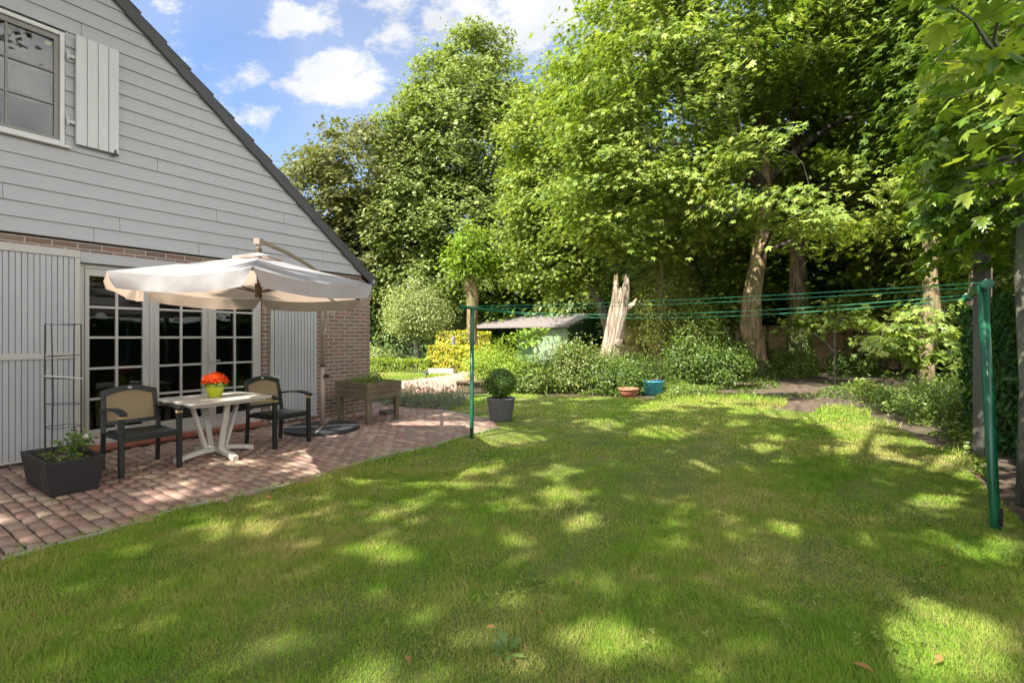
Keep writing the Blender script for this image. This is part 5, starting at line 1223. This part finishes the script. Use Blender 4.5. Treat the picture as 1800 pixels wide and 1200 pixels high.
# ================================================================== HEDGES AND SHRUBS
def hedge_box(name, label, p, q, thick, z0, z1, n, size, tmpl, mat, cat='hedge', bump=.07, up=.4, core=True, Tdir=None, group=None):
    p, q = np.array(p), np.array(q); L = np.linalg.norm(q - p); a = math.atan2(*(q - p)[::-1])
    o = thing(name, label, cat, (*p, z0), a, group)
    h = z1 - z0
    # leaves on a shell: front, back, top, ends
    areas = np.array([L * h, L * h, L * thick, thick * h, thick * h]); areas = areas / areas.sum(); f = rng.choice(5, n, p=areas)
    u, v, w_ = rng.uniform(0, 1, n), rng.uniform(0, 1, n), np.abs(rng.normal(0, .06, n))
    P = np.zeros((n, 3)); N = np.zeros((n, 3))
    k = f == 0; P[k] = np.stack([u[k] * L, w_[k], v[k] * h], 1); N[k] = (0, -1, up)
    k = f == 1; P[k] = np.stack([u[k] * L, thick - w_[k], v[k] * h], 1); N[k] = (0, 1, up)
    k = f == 2; P[k] = np.stack([u[k] * L, v[k] * thick, h - w_[k]], 1); N[k] = (0, 0, 1)
    k = f == 3; P[k] = np.stack([w_[k], u[k] * thick, v[k] * h], 1); N[k] = (-1, 0, up)
    k = f == 4; P[k] = np.stack([L - w_[k], u[k] * thick, v[k] * h], 1); N[k] = (1, 0, up)
    dsp = snoise(P, 2.3 / max(h, .5)) * bump + snoise(P, 9) * bump * .5
    Nn = unit(N); P = P + Nn * dsp[:, None]; P[:, 2] = np.maximum(P[:, 2], .01)
    T = rng.normal(size=(n, 3)) + Nn if Tdir is None else np.tile(Tdir, (n, 1)) + Nn * .7
    leaves('foliage', P, N, T, size, tmpl, mat, o, .45)
    if core:
        m = MB(); s_ = bump + .08; m.box((s_, s_, 0), (L - s_, thick - s_, h - s_)); m.build('inner_twigs', M['bark_dark'], o)
    return o
hedge_box('thuja_hedge', 'dark green conifer hedge along the right edge of the garden', (3.05, 1.15), (6.6, 7.1), .0001 + .9, -.06, 1.86, 30000, .075, FROND, M['thuja'], bump=.10, Tdir=(0, 0, -1.0))
bpy.data.objects['thuja_hedge'].location.x += 1.15
hedge_box('clipped_hedge', 'low clipped green hedge along the far strip of grass', (*G(640, 655.0),), (*G(753, 655.0),), .75, -.03, .52, 6500, .07, OVAL, M['hedge_low'], bump=.05)
hedge_box('privet_hedge', 'golden privet hedge standing behind the pale timber edging', (*G(752, 653.5),), (*G(838, 653.5),), .9, -.03, 1.03, 6500, .10, OVAL6, M['hedge_yellow'], bump=.06)
hedge_box('privet_hedge', 'farther taller golden privet hedge beside the shed', (*G(766, 641),), (*G(862, 641),), .9, -.03, 1.66, 6500, .11, OVAL6, M['hedge_yellow'], bump=.08)
hedge_box('beech_hedge', 'tall dark hedge closing the garden behind the silvery tree', (-15, 31.0), (-1.0, 29.5), 1.4, -.06, 4.6, 22000, .20, OVAL, M['darkleaf'], bump=.45)
hedge_box('beech_hedge', 'tall dark hedge beyond the board fence under the wood', (-1.0, 33.5), (16.0, 26.0), 1.4, -.06, 8.5, 30000, .32, OVAL, M['darkleaf'], bump=.6)
hedge_box('beech_hedge', 'dark hedge beyond the right boundary fence', (16.5, 24.5), (22.5, 3.0), 1.4, -.06, 7.5, 26000, .28, OVAL, M['darkleaf'], bump=.5)
hedge_box('boundary_hedge', 'hedge behind the viewpoint closing the garden', (-12, -9.0), (9, -9.5), 1.2, -.06, 3.2, 9000, .22, OVAL, M['darkleaf'], bump=.3)

def shrub(name, label, xy, shell, n, size, tmpl, mat, cat='shrub', group=None, cl_=26, up=.5, stems=True, spread=.16):
    o = thing(name, label, cat, (*xy, -.06), 0, group)
    C, D = clumps(shell, cl_ * 4, .35, .06)
    idx = rng.integers(0, len(C), n); sc_ = rng.uniform(.6, 1.5, len(C))[idx][:, None]
    P = C[idx] + rng.normal(0, spread, (n, 3)) * sc_ * [1, 1, .8]; P[:, 2] = np.abs(P[:, 2])
    leaves('foliage', P, D[idx] + [0, 0, up], D[idx] + rng.normal(0, .5, (n, 3)), size, tmpl, mat, o, .5)
    if stems:
        m = MB()
        for i in range(0, len(C), 3): m.tube(limb_pts((rng.normal(0, .08), rng.normal(0, .08), 0), C[i], .02, 3, .06), [.018, .013, .008, .004], 5, False)
        m.build('stems', M['bark_dark'], o)
    return o
shrub('lime_shrub', 'bright lime-green shrub behind the potted boxwood', G(882, 686), [(0, 0, .5, .7, .5, .5), (-.4, .2, .78, .4, .4, .32), (.4, 0, .42, .5, .4, .36)], 6500, .055, OVAL, M['lime_shrub'])
shrub('lime_shrub', 'lower lime-green shrub where the brick path turns', G(850, 676), [(0, 0, .6, .6, .5, .6), (.4, .2, .8, .5, .4, .5)], 3500, .06, OVAL, M['lime_shrub'])
for (px, py, w_, h_, lb, mt, n_) in [(925, 688, .62, .68, 'yellow-green shrub first in the row left of the sapling', 'cover', 5000), (1008, 687, .5, 1.2, 'tall pink-tipped shrub in front of the shed', 'rhodo', 9000), (1045, 686, .75, .82, 'shrub at the foot of the leaning stump', 'rhodo', 5500), (1030, 684, .4, 1.0, 'narrow upright pink-tipped shrub left of the leaning stump', 'rhodo', 3500), (1068, 683, .5, 1.0, 'lime-tipped shrub directly before the leaning stump', 'cover', 3500),
                             (1085, 690, .65, .72, 'low shrub just behind the terracotta pot', 'midleaf', 4500), (1120, 680, .8, .85, 'dark leafy shrub behind the turquoise tub', 'ivy', 5500), (965, 684, .7, .72, 'yellowish low shrub between the pink-tipped ones', 'cover', 3500)]:
    shrub('garden_shrub', lb, G(px, py), [(0, 0, h_ * .5, w_, w_ * .7, h_ * .5), (-w_ * .35, .1, h_ * .85, w_ * .4, w_ * .4, h_ * .3), (w_ * .4, 0, h_ * .6, w_ * .5, w_ * .4, h_ * .35)], n_, .060, OVAL6, M[mt], group='shrubs of the border before the shed')
for (x, y, w_, h_, lb, mt) in [(5.2, 14.3, .7, 1.3, 'loose shrub before the yew', 'midleaf'), (5.9, 15.4, .8, 2.3, 'tall loose shrub right of the yew', 'cover'), (6.9, 15.8, .8, 1.5, 'tall shrub in front of the lit fence panel', 'midleaf'), (6.0, 13.6, .7, 1.0, 'low dark shrub left of the maple trunk', 'ivy'),
                               (10.0, 17.2, .8, .8, 'bright round bush between the two big trunks', 'cover'), (12.4, 17.6, .8, .7, 'low dark bush right of the ivy-clad trunk', 'ivy'),
                               (12.6, 12.6, 1.0, 1.1, 'leafy bush right of the twisted trunk', 'cover'), (8.95, 9.6, .8, .55, 'low leafy bush under the sapling', 'cover'), (7.6, 8.9, .8, .42, 'low bush at the corner of the lawn', 'cover'), (7.4, 7.6, .7, .6, 'bush beside the grey post', 'cover')]:
    shrub('garden_shrub', lb, (x, y), [(0, 0, h_ * .5, w_, w_ * .8, h_ * .52), (-w_ * .4, .1, h_ * .8, w_ * .5, w_ * .5, h_ * .3), (w_ * .4, 0, h_ * .65, w_ * .5, w_ * .5, h_ * .35)], int(2600 + 2200 * w_ * h_), .075 if y > 11 else .055, OVAL6, M[mt], group='bushes under the trees')
# ivy on the trunks
def ivy(xy, r, h, n, lb):
    a = rng.uniform(0, 6.283, n); z = rng.uniform(0, 1, n) ** 1.6 * h; rr = r * (1 + .9 * np.exp(-z / .35)) + np.abs(rng.normal(0, .05, n))
    P = np.stack([np.cos(a) * rr, np.sin(a) * rr, z], 1); k = snoise(P, 3) > -.25 - (h - z) * .8; P = P[k]; a = a[k]
    o = thing('ivy', lb, 'ivy', (*xy, -.05)); D = np.stack([np.cos(a), np.sin(a), np.full(len(a), .25)], 1)
    leaves('foliage', P, D, D * .2 + [0, 0, -1.0], .085, OVAL6, M['ivy'], o, .4)
ivy((8.62, 17.0), .42, 1.0, 2600, 'ivy skirt around the foot of the big maple')
ivy((11.05, 18.6), .36, 3.4, 4200, 'ivy climbing the straight rough-barked trunk')
# ground cover at right and leaf tufts on the bare soil
def cover(name, label, poly, dens, size, mat, zmax, tmpl=OVAL6, thr=-.2, f=1.6, cat='ground cover'):
    P0 = np.array(poly); n = int((np.ptp(P0[:, 0])) * np.ptp(P0[:, 1]) * dens)
    x = rng.uniform(P0[:, 0].min(), P0[:, 0].max(), n); y = rng.uniform(P0[:, 1].min(), P0[:, 1].max(), n); k = in_poly(x, y, poly); x, y = x[k], y[k]
    p = np.stack([x, y, np.zeros(len(x))], 1); c = snoise(p, f); k = c > thr; p, c = p[k], c[k]
    hgt = np.clip((c - thr) * .8 + .15, 0, 1) * zmax; p[:, 2] = -.05 + hgt * rng.uniform(.1, 1, len(p)) ** .6; n = len(p)
    o = leaves(name, p, rng.normal(0, .45, (n, 3)) + [0, 0, 1], rng.normal(size=(n, 3)), size, tmpl, mat); return tag(o, label, cat, kind='stuff')
cover('ground_cover', 'leafy ground cover along the right edge of the lawn', [G(*p) for p in [(1540, 712), (1600, 745), (1690, 790), (1740, 850)]] + [(5.4, 5.4), (8.5, 8.5), (11.5, 11.5), (9.5, 13), (7.6, 11.2)], 900, .055, M['cover'], .38, thr=-.55)
cover('ground_cover', 'ivy and seedlings scattered on the bare soil under the trees', [(2.8, 12.2), (7.5, 10.4), (16, 14), (16, 21), (4, 20)], 170, .07, M['ivy'], .16, thr=.25)
cover('ground_cover', 'low leafy edge along the shrub border', [G(*p) for p in [(900, 689), (1010, 692), (1090, 695), (1190, 697), (1280, 690), (1200, 676), (900, 676)]], 900, .05, M['cover'], .22, thr=-.6)
# straggly pale grass at the soil edge
def tuft_strip(poly, dens, hh, label, thr=0.):
    P0 = np.array(poly); n = int(np.ptp(P0[:, 0]) * np.ptp(P0[:, 1]) * dens)
    x = rng.uniform(P0[:, 0].min(), P0[:, 0].max(), n); y = rng.uniform(P0[:, 1].min(), P0[:, 1].max(), n); k = in_poly(x, y, poly); p = np.stack([x, y, np.full(len(x), -.06)], 1)[k]
    p = p[snoise(p, 2.2) > thr]; n = len(p); az = rng.uniform(0, 6.283, n); lean = rng.uniform(0, .9, n); T = np.stack([np.cos(az), np.sin(az), np.zeros(n)], 1)
    N = unit(np.stack([T[:, 0] * lean, T[:, 1] * lean, np.ones(n)], 1)); T = unit(T - N * np.sum(T * N, -1, keepdims=True)); L = hh * rng.uniform(.5, 1.4, n)
    tag(inst('grass_tufts', BLADE[0], BLADE[1], p, np.cross(T, N), T, N, np.stack([rng.uniform(.008, .014, n), L, L], 1), M['grass']), label, 'grass', kind='stuff')
tuft_strip([G(*p) for p in [(1130, 702), (1300, 709), (1400, 724), (1500, 732), (1600, 765), (1690, 810), (1740, 880), (1780, 860), (1640, 745), (1500, 712), (1300, 692), (1180, 690)]], 900, .12, 'straggly grass tufts between lawn and bare soil', .0)
# far verge beyond the paths so no bare ground shows
g = MB(); g.prism([(-30, 18.7), (-2.3, 18.7), (-1.9, 17.2), (0.5, 14.3), (2.6, 13.0), (2.6, 32), (-30, 32)], -.10, -.035, 'xy'); tag(g.build('lawn', M['turf']), kind='structure')

# ------------------------------------------------------------------ lavender bed
LAVL = ['grey-green lavender clump at the patio edge, leftmost in the front row', 'grey-green lavender clump at the patio edge, second from the raised planter', 'grey-green lavender clump at the patio edge, third from the raised planter', 'lavender clump at the patio edge, fourth from the raised planter',
        'lavender clump at the patio edge, fifth from the raised planter', 'last lavender clump of the front row, nearest the green clothesline post', 'back-row lavender clump beside the brick path, first after the planter', 'back-row lavender clump, middle one beside the brick path', 'back-row lavender clump nearest the curved timber bench', 'lavender clump mostly hidden behind the raised planter']
for i, (px, py) in enumerate([(690, 712), (712, 714), (735, 716), (760, 718), (785, 718), (806, 712), (722, 703), (752, 704), (782, 706), (670, 706)]):
    x, y = G(px, py); o = thing('lavender', LAVL[i], 'lavender', (x, y, -.02), 0, 'lavender clumps in the bed behind the patio')
    n = 1100; a = rng.uniform(0, 6.283, n); el = rng.uniform(.25, 1.5, n); L = rng.uniform(.08, .32, n)
    D = np.stack([np.cos(a) * np.cos(el), np.sin(a) * np.cos(el), np.sin(el)], 1); P = D * L[:, None] + rng.normal(0, .04, (n, 3)) * [1, 1, 0]; P[:, 2] = np.abs(P[:, 2])
    leaves('foliage', P, rng.normal(size=(n, 3)), D, .05, NEEDLE, M['lav'], o)
    n = 26; a = rng.uniform(0, 6.283, n); r = rng.uniform(0, .22, n); P = np.stack([np.cos(a) * r, np.sin(a) * r, rng.uniform(.30, .42, n)], 1)
    leaves('flower_stalks', P, rng.normal(size=(n, 3)) * [1, 1, .1], np.tile([0, 0, 1.], (n, 1)) + rng.normal(0, .2, (n, 3)), .10, NEEDLE, M['seed'], o, .2)['kind'] = 'stuff'
# low flowers beyond the low hedge
shrub('flowering_shrub', 'pale flowering shrub against the house corner beyond the low hedge', G(668, 650), [(0, 0, .5, .7, .5, .6)], 1600, .09, OVAL, M['pearleaf'])

# ------------------------------------------------------------------ weeds, clover, fallen leaves
wd_ = thing('thistle_weed', 'jagged grey-green weed rosette in the foreground grass', 'weed', (*G(890, 1152), 0))
Pw, Nw, Tw = [], [], []
for i in range(15):
    a = i * 2.4; e = .25 + .08 * i; Tw.append((math.cos(a) * math.cos(e), math.sin(a) * math.cos(e), math.sin(e))); Nw.append((-math.cos(a) * math.sin(e), -math.sin(a) * math.sin(e), math.cos(e))); Pw.append((math.cos(a) * .012, math.sin(a) * .012, .01 + i * .0015))
JAG = (np.array([(0, 0, 0), (.06, .15, 0), (.16, .22, .02), (.08, .32, 0), (.20, .45, .02), (.09, .55, 0), (.17, .70, .01), (.07, .80, -.01), (0, 1, -.06), (-.07, .80, -.01), (-.17, .70, .01), (-.09, .55, 0), (-.20, .45, .02), (-.08, .32, 0), (-.16, .22, .02), (-.06, .15, 0)], float),
       np.array([(0, 1, 15), (1, 2, 3), (1, 3, 13), (1, 13, 15), (15, 13, 14), (3, 4, 5), (3, 5, 11), (3, 11, 13), (13, 11, 12), (5, 6, 7), (5, 7, 9), (5, 9, 11), (11, 9, 10), (7, 8, 9)]))
leaves('leaf_rosette', np.array(Pw), np.array(Nw), np.array(Tw), .085, JAG, leafmat('thistle_leaf', [(.09, .16, .03), (.16, .24, .06)], .3, .12), wd_, .06)
CLO = (np.concatenate([np.array([(0, 0, 0)])] + [np.array([(math.sin(R(c - 34)) * .7, math.cos(R(c - 34)) * .7, .04), (math.sin(R(c)) * .95, math.cos(R(c)) * .95, .0), (math.sin(R(c + 34)) * .7, math.cos(R(c + 34)) * .7, .04)]) for c in (0, 120, 240)]), np.array([(0, 1, 2), (0, 2, 3), (0, 4, 5), (0, 5, 6), (0, 7, 8), (0, 8, 9)]))
Pc = []
for (px, py, n, s) in [(1640, 1030, 60, .16), (1690, 1050, 50, .12), (1560, 1075, 40, .1), (1558, 1135, 55, .09), (1190, 950, 16, .06), (1018, 990, 14, .05), (940, 1025, 26, .07), (910, 1048, 18, .06), (1450, 915, 20, .08), (1640, 915, 60, .25), (1500, 990, 36, .2), (1330, 1090, 30, .1), (700, 1120, 14, .07), (1700, 965, 60, .2), (1215, 1090, 22, .08), (240, 1095, 14, .1), (820, 835, 40, .16), (1150, 1150, 20, .1)]:
    x, y = G(px, py); Pc.append(np.stack([rng.normal(x, s, n), rng.normal(y, s, n), rng.uniform(.026, .046, n)], 1))
Pc = np.concatenate(Pc); n = len(Pc)
o = leaves('clover', Pc, np.tile([0, 0, 1.], (n, 1)), rng.normal(size=(n, 3)), .019, CLO, M['cover'], None, .25); tag(o, 'clover leaves in patches among the lawn grass', 'clover', kind='stuff')
fl = [(862, 1113, .055, 'orange fallen leaf left of the jagged weed'), (718, 1170, .05, 'orange fallen leaf at the bottom of the lawn'), (1520, 1185, .085, 'long pale yellow fallen leaf at the bottom edge'), (1015, 1035, .04, 'small tan fallen leaf in the middle of the lawn'), (948, 1085, .04, 'brown fallen leaf right of the jagged weed'),
      (996, 928, .05, 'brown fallen leaf below the sunlit spots'), (938, 952, .04, 'small brown fallen leaf left of the sunlit spots'), (180, 1047, .07, 'curled tan fallen leaf on the left of the lawn'), (472, 880, .07, 'curled leaf near the patio edge'), (58, 1093, .04, 'small tan fallen leaf at the left edge'),
      (1655, 1007, .05, 'pale fallen leaf among the clover'), (1650, 1170, .06, 'tan fallen leaf in the bright patch at lower right'), (685, 836, .07, 'green fallen leaf on the sunlit grass by the patio'), (1150, 1162, .04, 'brown fallen leaf near the bottom centre'), (1272, 898, .05, 'reddish fallen leaf right of centre')]
for i, (px, py, s, lb) in enumerate(fl):
    x, y = G(px, py); Tv = OVAL6[0].copy() * s * .85; Tv[:, 2] *= 1.6
    o = np_mesh('fallen_leaf', Tv, OVAL6[1], M['fallen'] if i != 12 else M['cover']); o.location = (x, y, .034); o.rotation_euler = (rng.normal(0, .25), rng.normal(0, .25), rng.uniform(0, 6.28)); tag(o, lb, 'leaf', 'fallen leaves on the lawn')
# weeds between the pavers
Pp = []
for (px, py, n_, s) in [(96, 868, 60, .05), (110, 882, 40, .05), (250, 828, 36, .06), (385, 810, 14, .03), (140, 942, 24, .03), (40, 962, 20, .02), (130, 905, 24, .05), (228, 832, 20, .04)]:
    x, y = G(px, py); Pp.append(np.stack([rng.normal(x, s, n_), rng.normal(y, s, n_), np.full(n_, .008)], 1))
Pp = np.concatenate(Pp); n = len(Pp); az = rng.uniform(0, 6.283, n); T = np.stack([np.cos(az), np.sin(az), np.zeros(n)], 1); N = unit(T * .6 + [0, 0, 1]); T = unit(T - N * np.sum(T * N, -1, keepdims=True)); L = rng.uniform(.015, .04, n)
tag(inst('paving_weeds', BLADE[0], BLADE[1], P=Pp, B=np.cross(T, N), T=T, N=N, S=np.stack([rng.uniform(.004, .008, n), L, L], 1), mat=M['cover']), 'small weeds growing in the patio joints', 'weeds', kind='stuff')
print('tris', sum(len(o.data.polygons) for o in bpy.data.objects if o.type == 'MESH'))
